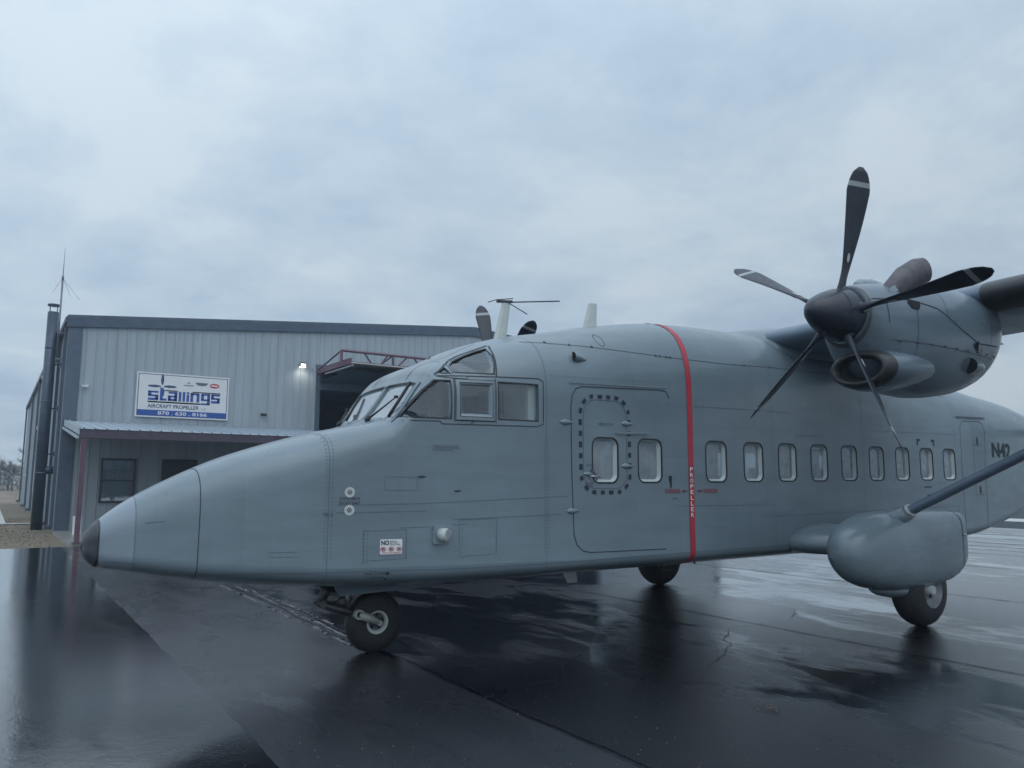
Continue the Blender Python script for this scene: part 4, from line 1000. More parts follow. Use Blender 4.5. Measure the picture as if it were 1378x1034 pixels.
for sg in (-1, 1):
    b = MB(); b.tube([(-.225, sg*.135, .400), (-.10, sg*.135, .350), (.0, sg*.125, .298)], [.046, .040, .026], 14); b.tube([(-.225, sg*.10, .400), (-.225, sg*.175, .400)], .047, 18); b.tube([(0, sg*.06, .298), (0, sg*.15, .298)], .026, 12)
    b.build('fork_arm', m_fork, ng)
    b = MB(); b.tube([(-.225, sg*.1752, .400), (-.225, sg*.1765, .400)], .028, 14); b.build('bore', m_void, ng)
b = MB(); b.tube([(-.225, -.12, .40), (-.225, .12, .40)], .035, 12); b.tube([(-.225, 0, .40), (-.42, 0, .46), (-.565, 0, .515)], [.05, .045, .04], 12); b.tube([(-.565, -.11, .515), (-.565, .11, .515)], .036, 14)
b.tube([(-.565, 0, .515), (-.52, 0, .60), (-.44, 0, .74)], [.04, .05, .07], 12)
for sg in (-1, 1): b.tube([(-.57, sg*.09, .515), (-.38, sg*.09, .45), (-.225, sg*.09, .40)], .022, 10)
b.build('gear_leg', m_dkmetal, ng)
b = MB(); b.tube([(-.26, 0, .43), (-.36, 0, .72)], [.030, .038], 12); b.tube([(-.31, 0, .57), (-.36, 0, .72)], .046, 12); b.build('shock_strut', m_metal, ng)
b = MB(); b.tube([(-.45, -.06, .50), (-.40, -.10, .56), (-.34, -.08, .62), (-.33, -.05, .70)], .009, 6); b.tube([(-.55, -.05, .56), (-.52, -.09, .62), (-.46, -.07, .70)], .008, 6); b.tube([(-.62, .0, .52), (-.56, 0, .53)], .012, 6); b.box(-.40, -.34, -.09, -.03, .55, .60); b.box(-.48, -.45, -.1, .1, .62, .64); b.build('hydraulic_hose', m_black, ng)
# open wheel bay doors and dark bay under the nose
for sg in (-1, 1):
    b = MB(); b.add([(-.52, sg*.20, .70), (.60, sg*.20, .70), (.66, sg*.22, .625), (-.46, sg*.235, .60)], [(0, 1, 2, 3)]); b.add([(-.52, sg*.21, .70), (.60, sg*.21, .70), (.66, sg*.23, .625), (-.46, sg*.245, .60)], [(3, 2, 1, 0)]); b.build('gear_bay_door', m_hull, ng)
b = MB(); b.box(-.56, .40, -.19, .19, .66, .705); b.build('wheel_bay', m_void, ng)
b = MB(); b.tube([(.42, -.08, .68), (.52, -.10, .63), (.54, -.10, .60)], .006, 6); b.build('drain_pipe', m_dkmetal, plane)

# tail: tailplane and twin fins
b = MB(); b.loft([airfoil(13.45, 1.35, y, 2.85, .12) for y in (-2.85, 0, 2.85)]); tp = b.build('tailplane', m_wing, plane)
for s in (-1, 1):
    b = MB(); rings = []
    for z, x0, c in ((1.9, 13.75, 1.25), (2.85, 13.35, 1.75), (4.2, 13.95, 1.35), (4.9, 14.3, 1.05)):
        rings.append([(px, s*2.85+(pz-z)*1.0, z) for px, _, pz in airfoil(x0, c, 0, z, .10, 10, 0)])
    b.loft(rings); b.build('tail_fin', m_wing, plane)
b = MB(); b.tube([(6.10, -2.1, .425), (6.10, -1.9, .60)], .05, 8); b.tube([(6.10, 2.1, .425), (6.10, 1.9, .60)], .05, 8); b.build('axle', m_dkmetal, plane)

# ------------------------------------------------------------------ hangar
FY, X0, X1, YB = 21.67, -1.50, 29.60, 60.0
EV, RG, XM = 7.02, 8.42, 14.05
def roofz(x): return EV+(RG-EV)*(1-abs(x-XM)/(XM-X0))
def siding(name, c, seed=0):
    M = Nd(name); st = M.noise(2.4, 6, .65, 0, vs=(1.5, 1.5, .12), loc=(seed, 0, 0)); bg_ = M.noise(.5, 3, .5)
    k = M.mix(M.ramp(st, (.4, 0), (.75, 1)), tuple(v*1.04 for v in c), tuple(v*.80 for v in c)); k = M.mix(M.math('MULTIPLY', M.ramp(bg_, (.4, 0), (.7, 1)), .35), k, tuple(v*.86 for v in c))
    M.set(Base_Color=k, Roughness=.45, Specular_IOR_Level=.4); M.l(M.bump(M.noise(1.6, 3, .5, vs=(1, 1, .4)), .08, .02), M.b.inputs['Normal']); return M.m
m_side = siding('tan_steel_siding', (.335, .385, .430))
m_side2 = siding('tan_steel_siding_end', (.34, .39, .435), 3)
m_trim = plain('dark_grey_trim', (.080, .112, .160), .45, 0, .15, 4)
m_redst = plain('red_oxide_steel', (.125, .070, .100), .5, 0, .2, 6)
m_fasc = plain('dusky_red_steel', (.075, .062, .090), .5, 0, .2, 6)
m_roofm = siding('galvanised_roofing', (.36, .42, .48), 8)
m_dark = plain('hangar_interior', (.30, .42, .55), .9, 0, .2, .6)
m_winfr = plain('dark_window_frame', (.045, .055, .07), .5)
m_pane = glass('building_glass', (.30, .36, .42), .38, .04, .1, .3)
m_blind = plain('window_blind', (.13, .15, .17), .8)
hang = thing('hangar', 'large tan ribbed steel hangar with low gable roof and open centre door behind the aircraft', 'hangar', (0, FY, 0))
H0 = Vector((0, FY, 0))
def hb(b, name, mat, parent=None):
    o = b.build(name, mat, parent or hang)
    if (parent or hang) == hang: o.location = -H0
    return o
# ribbed panels 0.914 m wide: four ribs each, real folds
RP = [(0, 0), (.110, 0), (.120, .020), (.132, .020), (.142, 0), (.200, 0), (.206, .004), (.214, .004), (.220, 0), (.305, 0)]
def ribprofile(w_):
    p = []; u = 0
    while u < w_-.001:
        for a, h in RP[:-1]:
            if u+a < w_-.001: p.append((u+a, h))
        u += .3048
    p.append((w_, 0)); return p
def front_panel(x0, x1, z0, top, y=FY, sign=-1):
    b = MB(); pr = ribprofile(x1-x0); lo = [(x0+u, y+sign*h, z0) for u, h in pr]; hi = [(x0+u, y+sign*h, top(x0+u)) for u, h in pr]; n = len(pr)
    b.add(lo+hi, [(i, i+1, n+i+1, n+i) for i in range(n-1)]); return hb(b, 'wall_panel', m_side)
PW = .9144; x = X0+.36; WIN = (-.33, .70, .93, 2.36); DOOR = (1.56, 2.68, .0, 2.40)
DX0, DX1, DZ = 6.92, 21.2, 6.0
while x < X1-.4:
    xe = min(x+PW, X1-.36)
    if xe <= DX0+.01 or x >= DX1-.01: front_panel(x, xe, .0, lambda q: roofz(q)-.30)
    elif x < DX0: front_panel(x, DX0, 0, lambda q: roofz(q)-.30); front_panel(DX0, xe, DZ+.05, lambda q: roofz(q)-.30)
    elif xe > DX1: front_panel(x, DX1, DZ+.05, lambda q: roofz(q)-.30); front_panel(DX1, xe, 0, lambda q: roofz(q)-.30)
    else: front_panel(x, xe, DZ+.05, lambda q: roofz(q)-.30)
    x = xe
# side wall panels share one mesh
b = MB(); pr = ribprofile(PW); n = len(pr); b.add([(X0-h, u, 0) for u, h in pr]+[(X0-h, u, EV-.12) for u, h in pr], [(i, i+1, n+i+1, n+i) for i in range(n-1)])
o = b.build('wall_panel', m_side2, hang); o.location = (0, .36, 0); k = 1
while FY+.36+(k+1)*PW < YB:
    c = o.copy(); col.objects.link(c); c.parent = hang; c.location = (0, .36+k*PW, 0); k += 1
# right and back walls, roof sheets
b = MB(); b.quad((X1, FY, 0), (X1, YB, 0), (X1, YB, EV), (X1, FY, EV)); b.add([(X0, YB, 0), (X1, YB, 0), (X1, YB, EV), (XM, YB, RG), (X0, YB, EV)], [(0, 1, 2, 3, 4)]); hb(b, 'wall', m_side)
b = MB()
for xa, xb_ in ((X0-.15, XM), (XM, X1+.15)):
    z0, z1 = (roofz(X0)-.02, RG+.03) if xa < XM-1 else (RG+.03, roofz(X1)-.02); b.add([(xa, FY-.10, z0+.05), (xb_, FY-.10, z1+.05), (xb_, YB+.1, z1+.05), (xa, YB+.1, z0+.05)], [(0, 1, 2, 3)])
hb(b, 'roof', m_roofm)
# rake trim along the gable, corner trim, base trim
b = MB()
for xa, xb_ in ((X0-.12, XM), (XM, X1+.12)):
    za, zb2 = roofz(max(xa, X0)), roofz(min(xb_, X1)); v = []
    for x, z in ((xa, za), (xb_, zb2)): v += [(x, FY-.10, z-.31), (x, FY-.10, z+.07), (x, FY+.06, z+.07), (x, FY+.06, z-.31), (x, FY-.13, z+.00), (x, FY-.13, z+.085)]
    b.add(v, [(0, 6, 7, 1), (1, 7, 8, 2), (0, 3, 9, 6), (4, 10, 11, 5), (5, 11, 7, 1), (0, 1, 2, 3), (6, 9, 8, 7), (0, 4, 10, 6)])
hb(b, 'rake_trim', m_trim)
b = MB(); b.box(X0-.05, X0+.36, FY-.045, FY+.02, 0, EV-.25); b.box(X0-.045, X0-.005, FY-.04, FY+.34, 0, EV-.12); hb(b, 'corner_trim', m_trim)
b = MB(); b.box(X1-.36, X1+.05, FY-.045, FY+.02, 0, EV-.25); hb(b, 'corner_trim', m_trim)
b = MB(); b.box(X0-.17, X0-.03, FY-.08, YB, EV-.16, EV+.02); hb(b, 'eave_gutter', m_trim)
for i, y in enumerate((22.15, 24.9, 32.5, 40.2, 48.0, 59.5)):
    b = MB(); b.box(X0-.15, X0-.05, y, y+.14, .15, EV-.16); b.box(X0-.30, X0-.05, y+.01, y+.13, .08, .2); hb(b, 'downspout', m_trim)
b = MB(); b.box(X0-.06, X0-.03, 26.3, 27.3, 0, 2.15); hb(b, 'side_door', m_winfr)
b = MB(); b.box(X0-.28, X0-.04, 33.2, 33.9, 1.1, 2.5); b.tube([(X0-.12, 33.5, .05), (X0-.12, 33.5, 1.1)], .04, 8); hb(b, 'electrical_box', m_side2)
for y, z in ((35.6, 6.5), (36.3, 4.1), (51.0, 1.9)): b = MB(); b.box(X0-.22, X0-.04, y, y+.25, z, z+.16); hb(b, 'vent_hood', m_concp)
# door frame, interior
b = MB(); b.box(DX0-.02, DX0+.16, FY-.06, FY+.12, 0, DZ+.05); b.box(DX1-.16, DX1+.02, FY-.06, FY+.12, 0, DZ+.05); b.box(DX0-.02, DX1+.02, FY-.065, FY+.115, DZ-.02, DZ+.20); hb(b, 'door_frame', m_trim)
b = MB(); b.box(DX0-.16, DX0-.022, FY-.05, FY-.005, 0, DZ+.05); hb(b, 'jamb_trim', m_side)
b = MB()
b.quad((DX0-4, FY+.15, 0.003), (DX1+4, FY+.15, 0.003), (DX1+4, YB-10, .003), (DX0-4, YB-10, .003)); b.quad((DX0-4, YB-10, 0), (DX1+4, YB-10, 0), (DX1+4, YB-10, 7), (DX0-4, YB-10, 7))
b.quad((DX0-4, FY+.15, 0), (DX0-4, YB-10, 0), (DX0-4, YB-10, 7), (DX0-4, FY+.15, 7)); b.quad((DX1+4, FY+.15, 0), (DX1+4, YB-10, 0), (DX1+4, YB-10, 7), (DX1+4, FY+.15, 7)); b.quad((DX0-4, FY+.15, 6.9), (DX1+4, FY+.15, 6.9), (DX1+4, YB-10, 6.9), (DX0-4, YB-10, 6.9))
hb(b, 'interior', m_dark)
# folding door swung out: outer and inner leaf with ribs, red truss on top
b = MB(); n_ = 48
for k in range(n_): 
    xa = DX0+.05+(DX1-DX0-.1)*k/n_; xb_ = DX0+.05+(DX1-DX0-.1)*(k+1)/n_
    b.add([(xa, FY-.1, 5.90), (xa+.2, FY-.1, 5.90), (xa+.2, 18.32, 5.80), (xa, 18.32, 5.80), (xb_, FY-.1, 5.90), (xb_, 18.32, 5.80), (xa+.22, FY-.1, 5.865), (xa+.22, 18.32, 5.765), (xb_-.02, FY-.1, 5.865), (xb_-.02, 18.32, 5.765)], [(0, 1, 2, 3), (1, 6, 7, 2), (6, 8, 9, 7), (8, 4, 5, 9)])
b.add([(DX0+.05, FY-.1, 5.93), (DX1-.05, FY-.1, 5.93), (DX1-.05, 18.32, 5.83), (DX0+.05, 18.32, 5.83)], [(0, 1, 2, 3)])
dr = hb(b, 'door_leaf', m_side)
b = MB(); b.add([(DX0+.05, FY-.14, 5.5), (DX1-.05, FY-.14, 5.5), (DX1-.05, 18.5, 5.62), (DX0+.05, 18.5, 5.62)], [(0, 1, 2, 3)]); b.box(DX0+.05, DX1-.05, FY-.2, FY-.12, 5.2, 5.9); hb(b, 'door_leaf', m_trim)
b = MB()
def bar(b, p, q, w_=.05): b.tube([p, q], w_, 4, smooth=False)
TY, TB, TT = 19.05, 5.90, 6.40
b.box(DX0+.0, DX0+.10, 18.30, FY-.1, 5.82, 6.02); b.box(DX1-.10, DX1, 18.30, FY-.1, 5.82, 6.02)
b.box(DX0, DX1, 18.24, 18.32, 5.79, 5.90)
bar(b, (DX0, TY, TT), (DX1, TY, TT), .055); bar(b, (DX0, TY, TB), (DX1, TY, TB), .045); x = DX0; L4 = (DX1-DX0)/7
for k in range(8):
    bar(b, (DX0+L4*k, TY, TB), (DX0+L4*k, TY, TT), .055); bar(b, (DX0+L4*k, FY-.3, 5.98), (DX0+L4*k, TY, TT), .045)
    if k < 7: xm = DX0+L4*(k+.5); bar(b, (DX0+L4*k+L4*.30, TY, TT), (DX0+L4*k+.10, TY, TB), .035) if k else None; bar(b, (DX0+L4*k+L4*.42, TY, TT), (DX0+L4*k+L4*.62, TY, TB), .035); bar(b, (DX0+L4*(k+1)-L4*.1, TY, TT), (DX0+L4*(k+1)-L4*.28, TY, TB), .035)
hb(b, 'door_truss', m_redst)
b = MB(); b.box(DX0+.05, DX1, 18.20, 18.24, 5.83, 5.87); b.box(DX0+.10, DX0+.13, 18.24, 21.0, 5.74, 5.79); hb(b, 'door_edge_trim', m_concp)
# window of the office and entrance door under the porch
def wallbox(name, x0, x1, z0, z1, fr=.075):
    b = MB(); y0, y1 = FY-.07, FY-.02
    b.box(x0-fr, x0, y0, y1, z0-fr, z1+fr); b.box(x1, x1+fr, y0, y1, z0-fr, z1+fr); b.box(x0, x1, y0+.002, y1, z1, z1+fr); b.box(x0, x1, y0+.002, y1, z0-fr, z0); return b
b = wallbox('window', -.26, .66, 1.0, 2.33); b.box(-.26, .66, FY-.065, FY-.025, 1.64, 1.70)
b.box(-.30, .70, FY-.012, FY-.004, .96, 2.37); wf = hb(b, 'office_window', m_winfr)
b = MB(); 
for x in (.045, .355): b.box(x-.008, x+.008, FY-.062, FY-.048, 1.70, 2.33)
b.box(-.26, .66, FY-.060, FY-.050, 2.0, 2.016); o = b.build('glazing_bar', m_trim, wf)
for (x0, x1, z0, z1) in ((-.26, .66, 1.70, 2.33), (-.26, .66, 1.0, 1.64)):
    b = MB(); b.quad((x0, FY-.045, z0), (x1, FY-.045, z0), (x1, FY-.045, z1), (x0, FY-.045, z1)); b.build('pane', m_pane, wf)
b = MB(); b.box(-.26, .66, FY-.032, FY-.028, 1.02, 1.62); b.add([(.36, FY-.034, 1.72), (.66, FY-.034, 1.72), (.66, FY-.034, 2.0), (.45, FY-.034, 1.95)], [(0, 1, 2, 3)]); b.build('blind', m_blind, wf)
b = wallbox('door', 1.62, 2.62, .06, 2.33); b.box(1.62, 2.62, FY-.05, FY-.03, .06, 2.33); b.box(1.78, 2.46, FY-.056, FY-.051, .25, 1.0); ed = hb(b, 'entrance_door', m_winfr)
b = MB(); b.tube([(1.70, FY-.06, 1.05), (1.70, FY-.11, 1.05), (1.80, FY-.11, 1.05)], .012, 6); b.build('handle', m_metal, ed)

# porch
PY = 15.92
porch = thing('porch', 'lean-to porch with pale ribbed metal roof and red steel posts along the hangar front', 'porch', (-1.35, PY, .055))
def pb(b, name, mat): o = b.build(name, mat, porch); o.location = -porch.location; return o
PX0, PX1 = -1.48, 6.60
def pz(y): return 3.03+(3.60-3.03)*(y-15.82)/(21.60-15.82)
npan = 10
for k in range(npan):
    xa = PX0+(PX1-PX0)*k/npan; wd = (PX1-PX0)/npan; b = MB(); pr = [(u*wd/.9144, h*2.2) for u, h in ribprofile(.9144)]; n = len(pr)
    v = []
    for y in (15.82, 18.7, 21.60): v += [(xa+u, y, pz(y)+h) for u, h in pr]
    f = [(i, i+1, n+i+1, n+i) for i in range(n-1)]+[(n+i, n+i+1, 2*n+i+1, 2*n+i) for i in range(n-1)]
    v2 = [(p[0], p[1], p[2]-.012) for p in v]; m_ = len(v)
    b.add(v+v2, f+[tuple(q+m_ for q in reversed(t)) for t in f]+[(i+1, i, m_+i, m_+i+1) for i in range(n-1)])
    for q in range(len(pr)-3):                                          # open rib ends show dark along the eave
        if pr[q][1] == 0 and pr[q+1][1] > .03: b.add([(xa+pr[q+t][0], 15.825, pz(15.82)+pr[q+t][1]-(.0 if pr[q+t][1] else .004)) for t in range(4)], [(0, 1, 2, 3)], 1)
    pb(b, 'roof_panel', [m_roofm, m_void])
b = MB(); b.box(PX0+.02, PX1, 15.84, 15.98, 2.79, 3.012); pb(b, 'fascia_beam', m_fasc)
b = MB(); b.box(PX0+.04, PX1, 21.45, 21.59, 3.30, 3.50); pb(b, 'ledger_beam', m_redst)
b = MB(); v = []
for y in (15.84, 21.58): v += [(PX0-.01, y, pz(y)-.16), (PX0-.01, y, pz(y)+.03), (PX0+.04, y, pz(y)+.03), (PX0+.04, y, pz(y)-.16)]
b.add(v, [(0, 1, 2, 3), (4, 7, 6, 5), (0, 4, 5, 1), (1, 5, 6, 2), (2, 6, 7, 3), (3, 7, 4, 0)]); pb(b, 'side_fascia', m_roofm)
for x in (-1.35, 6.45):
    b = MB(); b.box(x-.062, x+.062, PY-.062, PY+.062, .055, 2.76); b.box(x-.11, x+.11, PY-.11, PY+.11, .055, .07); pb(b, 'post', m_redst)
    b = MB(); v = []
    for y in (16.0, 21.44): v += [(x-.05, y, pz(y)-.20), (x+.05, y, pz(y)-.20), (x+.05, y, pz(y)-.02), (x-.05, y, pz(y)-.02)]
    b.add(v, [(0, 1, 2, 3), (7, 6, 5, 4), (0, 4, 5, 1), (1, 5, 6, 2), (2, 6, 7, 3), (3, 7, 4, 0)]); pb(b, 'rafter', m_redst)
b = MB(); b.add([(PX0-.05+dx, y, pz(y)-.27+dz) for y in (15.80, 21.55) for dx, dz in ((0, 0), (0, .07), (.05, .07), (.05, 0))], [(0, 1, 2, 3), (7, 6, 5, 4), (0, 4, 5, 1), (1, 5, 6, 2), (2, 6, 7, 3), (3, 7, 4, 0)]); pb(b, 'side_gutter', m_roofm)

# sign
sgn = thing('sign', 'white and blue propeller shop sign with propeller emblem mounted on the hangar wall', 'sign', (2.10, FY-.045, 3.85))
SX0, SX1, SZ0, SZ1 = .575, 3.645, 3.845, 5.40
def sb(b, name, mat): o = b.build(name, mat, sgn); o.location = -sgn.location; return o
m_blue = plain('sign_blue', (.030, .085, .32), .4, 0, .05); m_navy = plain('sign_navy', (.035, .065, .15), .4, 0, .05); m_sgw = plain('sign_white', (.66, .67, .69), .4, 0, .03); m_sred = plain('sign_red', (.45, .05, .05), .4); m_sgrey = plain('sign_grey', (.10, .13, .18), .4)
b = MB(); b.box(SX0, SX1, FY-.075, FY-.04, SZ0, SZ1); sb(b, 'frame', m_sgw)
def srect(x0, x1, z0, z1, mat, name='lettering', d=.080): b = MB(); b.box(x0, x1, FY-d-.002, FY-.0745, z0, z1); return sb(b, name, mat)
srect(SX0+.05, SX1-.05, SZ0+.05, SZ1-.05, m_navy, 'border', .077); srect(SX0+.075, SX1-.075, SZ0+.075, SZ1-.075, m_sgw, 'panel', .080)
srect(SX0+.075, SX1-.075, SZ0+.06, SZ0+.255, m_blue, 'blue_band', .084)
def stext(t, x, z, w_, h, mat, bold=0, d=.088, sp=1.0):
    vs, fs, W, H = text_mesh(t, w_, h, bold, sp); b = MB(); b.add([(x+u, FY-d, z+v) for u, v in vs], fs); return sb(b, 'lettering', mat)
stext('870 . 630 . 8166', SX0+.72, SZ0+.095, 1.62, .125, m_sgw, .02, .088)
stext('AIRCRAFT PROPELLER', SX0+.38, SZ0+.325, 1.68, .135, m_navy, .015); stext('LLC', SX0+2.15, SZ0+.325, .16, .075, m_sgrey)
# block letters s t a l l i n g s : strokes on a grid, each letter its own lettering piece
LZ, LH, T = SZ0+.595, .325, .062
def letter(x, w_, strokes, mat=None):
    b = MB()
    for (a, c, e_, g) in strokes: b.box(x+a*w_, x+c*w_, FY-.090, FY-.0745, LZ+e_*LH, LZ+g*LH)
    return sb(b, 'lettering', mat or m_blue)
t_ = .24; tw_ = .31
S_ = [(0, 1, 0, t_), (0, 1, .40, .60), (0, 1, .80, 1.0), (0, tw_, .5, .9), (1-tw_, 1, .1, .5)]
A_ = [(0, 1, 0, t_), (0, 1, .40, .58), (0.05, 1, .80, 1.0), (1-tw_, 1, 0, .9), (0, tw_, .1, .5)]
I_ = [(0, 1, 0, .78), (0, 1, .86, 1.06)]
letter(SX0+.38, .33, S_); letter(SX0+.76, .20, [(0, .45, 0, 1.5), (.3, 1.1, 0, .22)]); letter(SX0+1.02, .30, A_)
letter(SX0+1.37, .085, [(0, 1, 0, 1.05)]); letter(SX0+1.50, .085, [(0, 1, 0, 1.05)]); letter(SX0+1.63, .085, I_)
letter(SX0+1.76, .30, [(0, tw_, 0, 1), (0, .95, .80, 1), (1-tw_, 1, 0, .9)]); letter(SX0+2.12, .30, [(0, 1, .2, .38), (0, 1, .80, 1), (0, tw_, .3, .9), (1-tw_, 1, -.22, .9), (0, 1, -.24, -.06)]); letter(SX0+2.46, .30, S_)
srect(SX0+.38, SX0+2.10, LZ-.085, LZ-.035, m_navy); srect(SX0+.90, SX0+1.35, LZ+.335, LZ+.372, m_blue); srect(SX0+1.82, SX0+2.78, LZ+.335, LZ+.372, m_blue)
# propeller emblem
b = MB(); ecx, ecz = SX0+.82, SZ0+1.09
for a0 in (0, 90, 180, 270):
    a = R(a0); L5 = .50 if a0 in (90,) else .48
    v = [(q*L5, h) for q, h in ((.10, .020), (.45, .055), (.85, .040), (1.0, 0), (.85, -.032), (.45, -.045), (.10, -.020))]
    if a0 == 270: v = [(q*.9, h*1.4) for q, h in v]
    b.add([(ecx+u*math.cos(a)-h*math.sin(a), FY-.089, ecz+(u*math.sin(a)+h*math.cos(a))*.88) for u, h in v], [tuple(range(7))])
sb(b, 'propeller_emblem', m_blue if False else m_navy)
b = MB(); b.add([(ecx+.055*math.cos(R(k*30)), FY-.091, ecz+.055*math.sin(R(k*30))) for k in range(12)], [tuple(range(12))]); sb(b, 'propeller_hub', m_sgw)
b = MB(); q = (SX0+1.68, SZ0+1.25); b.add([(q[0]-.05, FY-.088, q[1]), (q[0]+.05, FY-.088, q[1]), (q[0], FY-.088, q[1]+.06)], [(0, 1, 2)]); b.box(q[0]-.16, q[0]+.16, FY-.088, FY-.08, q[1]-.09, q[1]-.06); sb(b, 'emblem', m_sgrey)
b = MB(); q = (SX0+2.12, SZ0+1.25)
for sg in (-1, 1): b.add([(q[0]+sg*u, FY-.088, q[1]+v) for u, v in ((.04, -.05), (.14, -.04), (.23, .05), (.05, .055))], [(0, 1, 2, 3) if sg > 0 else (3, 2, 1, 0)])
b.add([(q[0]+.06*math.cos(R(k*30)), FY-.089, q[1]+.06*math.sin(R(k*30))) for k in range(12)], [tuple(range(12))]); sb(b, 'emblem', m_sgrey)
b = MB(); q = (SX0+2.56, SZ0+1.22); b.add([(q[0]+.165*math.cos(R(k*20)), FY-.088, q[1]+.085*math.sin(R(k*20))) for k in range(18)], [tuple(range(18))]); em = sb(b, 'emblem', m_sred); 
b = MB(); b.box(q[0]-.11, q[0]+.11, FY-.092, FY-.089, q[1]-.022, q[1]+.022); sb(b, 'emblem', m_sgw)

# stove pipe
ch = thing('chimney_pipe', 'tall dark metal chimney pipe on brackets beside the left corner of the hangar', 'chimney', (-1.92, 24.15, 0))
def cbd(b, name, mat, root=None): root = root or ch; o = b.build(name, mat, root); o.location = -root.location; return o
m_pipe = plain('dark_blue_grey_pipe', (.050, .072, .11), .35, .3, .2, 5)
b = MB(); b.tube([(-1.92, 24.15, -.02), (-1.92, 24.15, 7.62)], .180, 20); cbd(b, 'flue', m_pipe)
for z in (1.9, 4.4, 6.3): b = MB(); b.tube([(-1.92, 24.15, z), (-1.92, 24.15, z+.05)], .188, 20); cbd(b, 'joint_band', m_trim)
b = MB(); b.tube([(-1.92, 24.15, 7.84), (-1.92, 24.15, 7.90)], .20, 20); cbd(b, 'rain_cap', m_pipe)
b = MB()
for k in range(4): a = R(45+k*90); b.tube([(-1.92+.15*math.cos(a), 24.15+.15*math.sin(a), 7.6), (-1.92+.17*math.cos(a), 24.15+.17*math.sin(a), 7.86)], .012, 5)
cbd(b, 'cap_bracket', m_pipe)
for z in (2.55, 4.15, 5.72): b = MB(); b.box(-1.92, -1.53, 24.10, 24.16, z, z+.05); b.box(-1.60, -1.53, 24.0, 24.26, z-.06, z+.11); cbd(b, 'bracket', m_pipe)
b = MB(); b.tube([(-1.85, 24.15, 2.02), (-1.52, 24.15, 2.02)], .14, 16); cbd(b, 'wall_thimble', m_pipe)
# aerial mast on the corner
ms = thing('antenna_mast', 'thin grey antenna mast with drooping rods above the left corner of the hangar roof', 'antenna', (-1.80, 22.5, 5.6))
m_mast = plain('mast_galvanised', (.17, .19, .23), .4, .4)
b = MB(); b.tube([(-1.80, 22.5, 5.6), (-1.80, 22.5, 8.50)], .030, 8); cbd(b, 'mast', m_mast, ms)
b = MB(); b.box(-1.84, -1.60, 22.46, 22.54, 5.7, 5.76); b.box(-1.84, -1.56, 22.46, 22.54, 6.6, 6.66); cbd(b, 'bracket', m_mast, ms)
b = MB(); b.tube([(-1.80, 22.5, 8.48), (-1.80, 22.5, 8.60)], .035, 8); b.tube([(-1.80, 22.5, 8.55), (-1.80, 22.5, 9.60)], [.014, .006], 6); cbd(b, 'whip', m_mast, ms)
for dx, dy, dz in ((-.28, .0, -.55), (.55, -.1, -.72), (.30, .5, -.5)): b = MB(); b.tube([(-1.80, 22.5, 8.52), (-1.80+dx, 22.5+dy, 8.52+dz)], [.006, .004], 5); cbd(b, 'drooping_rod', m_mast, ms)
# wall lamp, lit
lp = thing('wall_lamp', 'lit white floodlight on the hangar wall between the sign and the big door', 'lamp', (6.33, FY-.04, 6.08))
M = Nd('lamp_lens'); M.set(Base_Color=(1, 1, .9), Emission_Color=(1, .97, .80), Emission_Strength=5.0); m_lens = M.m
b = MB(); b.box(6.20, 6.46, FY-.18, FY-.035, 6.05, 6.13); b.prism([(6.22, 6.13), (6.44, 6.13), (6.40, 6.22), (6.26, 6.22)], FY-.14, FY-.036); cbd(b, 'housing', m_trim, lp)
b = MB(); b.add([(6.24, FY-.186, 6.085), (6.43, FY-.186, 6.085), (6.42, FY-.178, 6.150), (6.25, FY-.178, 6.150)], [(0, 1, 2, 3)]); b.box(6.22, 6.44, FY-.17, FY-.05, 6.030, 6.048); cbd(b, 'lens', m_lens, lp)
pl_ = bpy.data.lights.new('lamp_light', 'SPOT'); pl_.energy = 9; pl_.color = (1, .95, .82); pl_.spot_size = R(150); pl_.spot_blend = .8; pl_.shadow_soft_size = .06
po = bpy.data.objects.new('lamp_light', pl_); col.objects.link(po); po.parent = lp; po.location = (0, -.32, -.10); po.rotation_euler = (R(18), 0, 0)
# cameras on the wall and a dark one
for (x, z, lab) in ((-.97, 4.78, 'small white security camera on the hangar wall near the left corner trim'), (4.92, 4.12, 'small dark security camera on the hangar wall right of the sign')):
    c_ = thing('security_camera', lab, 'camera', (x, FY-.04, z), 'security cameras on the hangar wall')
    b = MB(); b.tube([(x, FY-.04, z), (x, FY-.12, z)], .022, 8); cbd(b, 'bracket', m_ltgrey, c_)
    b = MB(); b.tube([(x-.10, FY-.12, z-.01), (x+.10, FY-.16, z-.02)], .036, 10); b.box(x-.12, x+.10, FY-.19, FY-.09, z+.03, z+.042); cbd(b, 'body', m_white if x < 0 else m_black, c_)
    b = MB(); b.tube([(x+.10, FY-.16, z-.02), (x+.108, FY-.162, z-.02)], .030, 10); cbd(b, 'lens', m_void, c_)
bd = thing('propped_board', 'white board leaning upright on the porch slab beside the first red post', 'board', (-.86, 19.3, .055))
b = MB(); b.add([(x, y, z) for z, dy in ((.055, 0), (.60, .10)) for x, y in ((-1.20, 19.3+dy), (-.98, 19.3+dy), (-.98, 19.33+dy), (-1.20, 19.33+dy))], [(0, 3, 2, 1), (4, 5, 6, 7), (0, 1, 5, 4), (1, 2, 6, 5), (2, 3, 7, 6), (3, 0, 4, 7)]); cbd(b, 'board', m_white, bd)
b = MB(); b.box(-1.14, -1.04, 19.36, 19.40, .055, .45); cbd(b, 'prop_leg', m_white, bd)

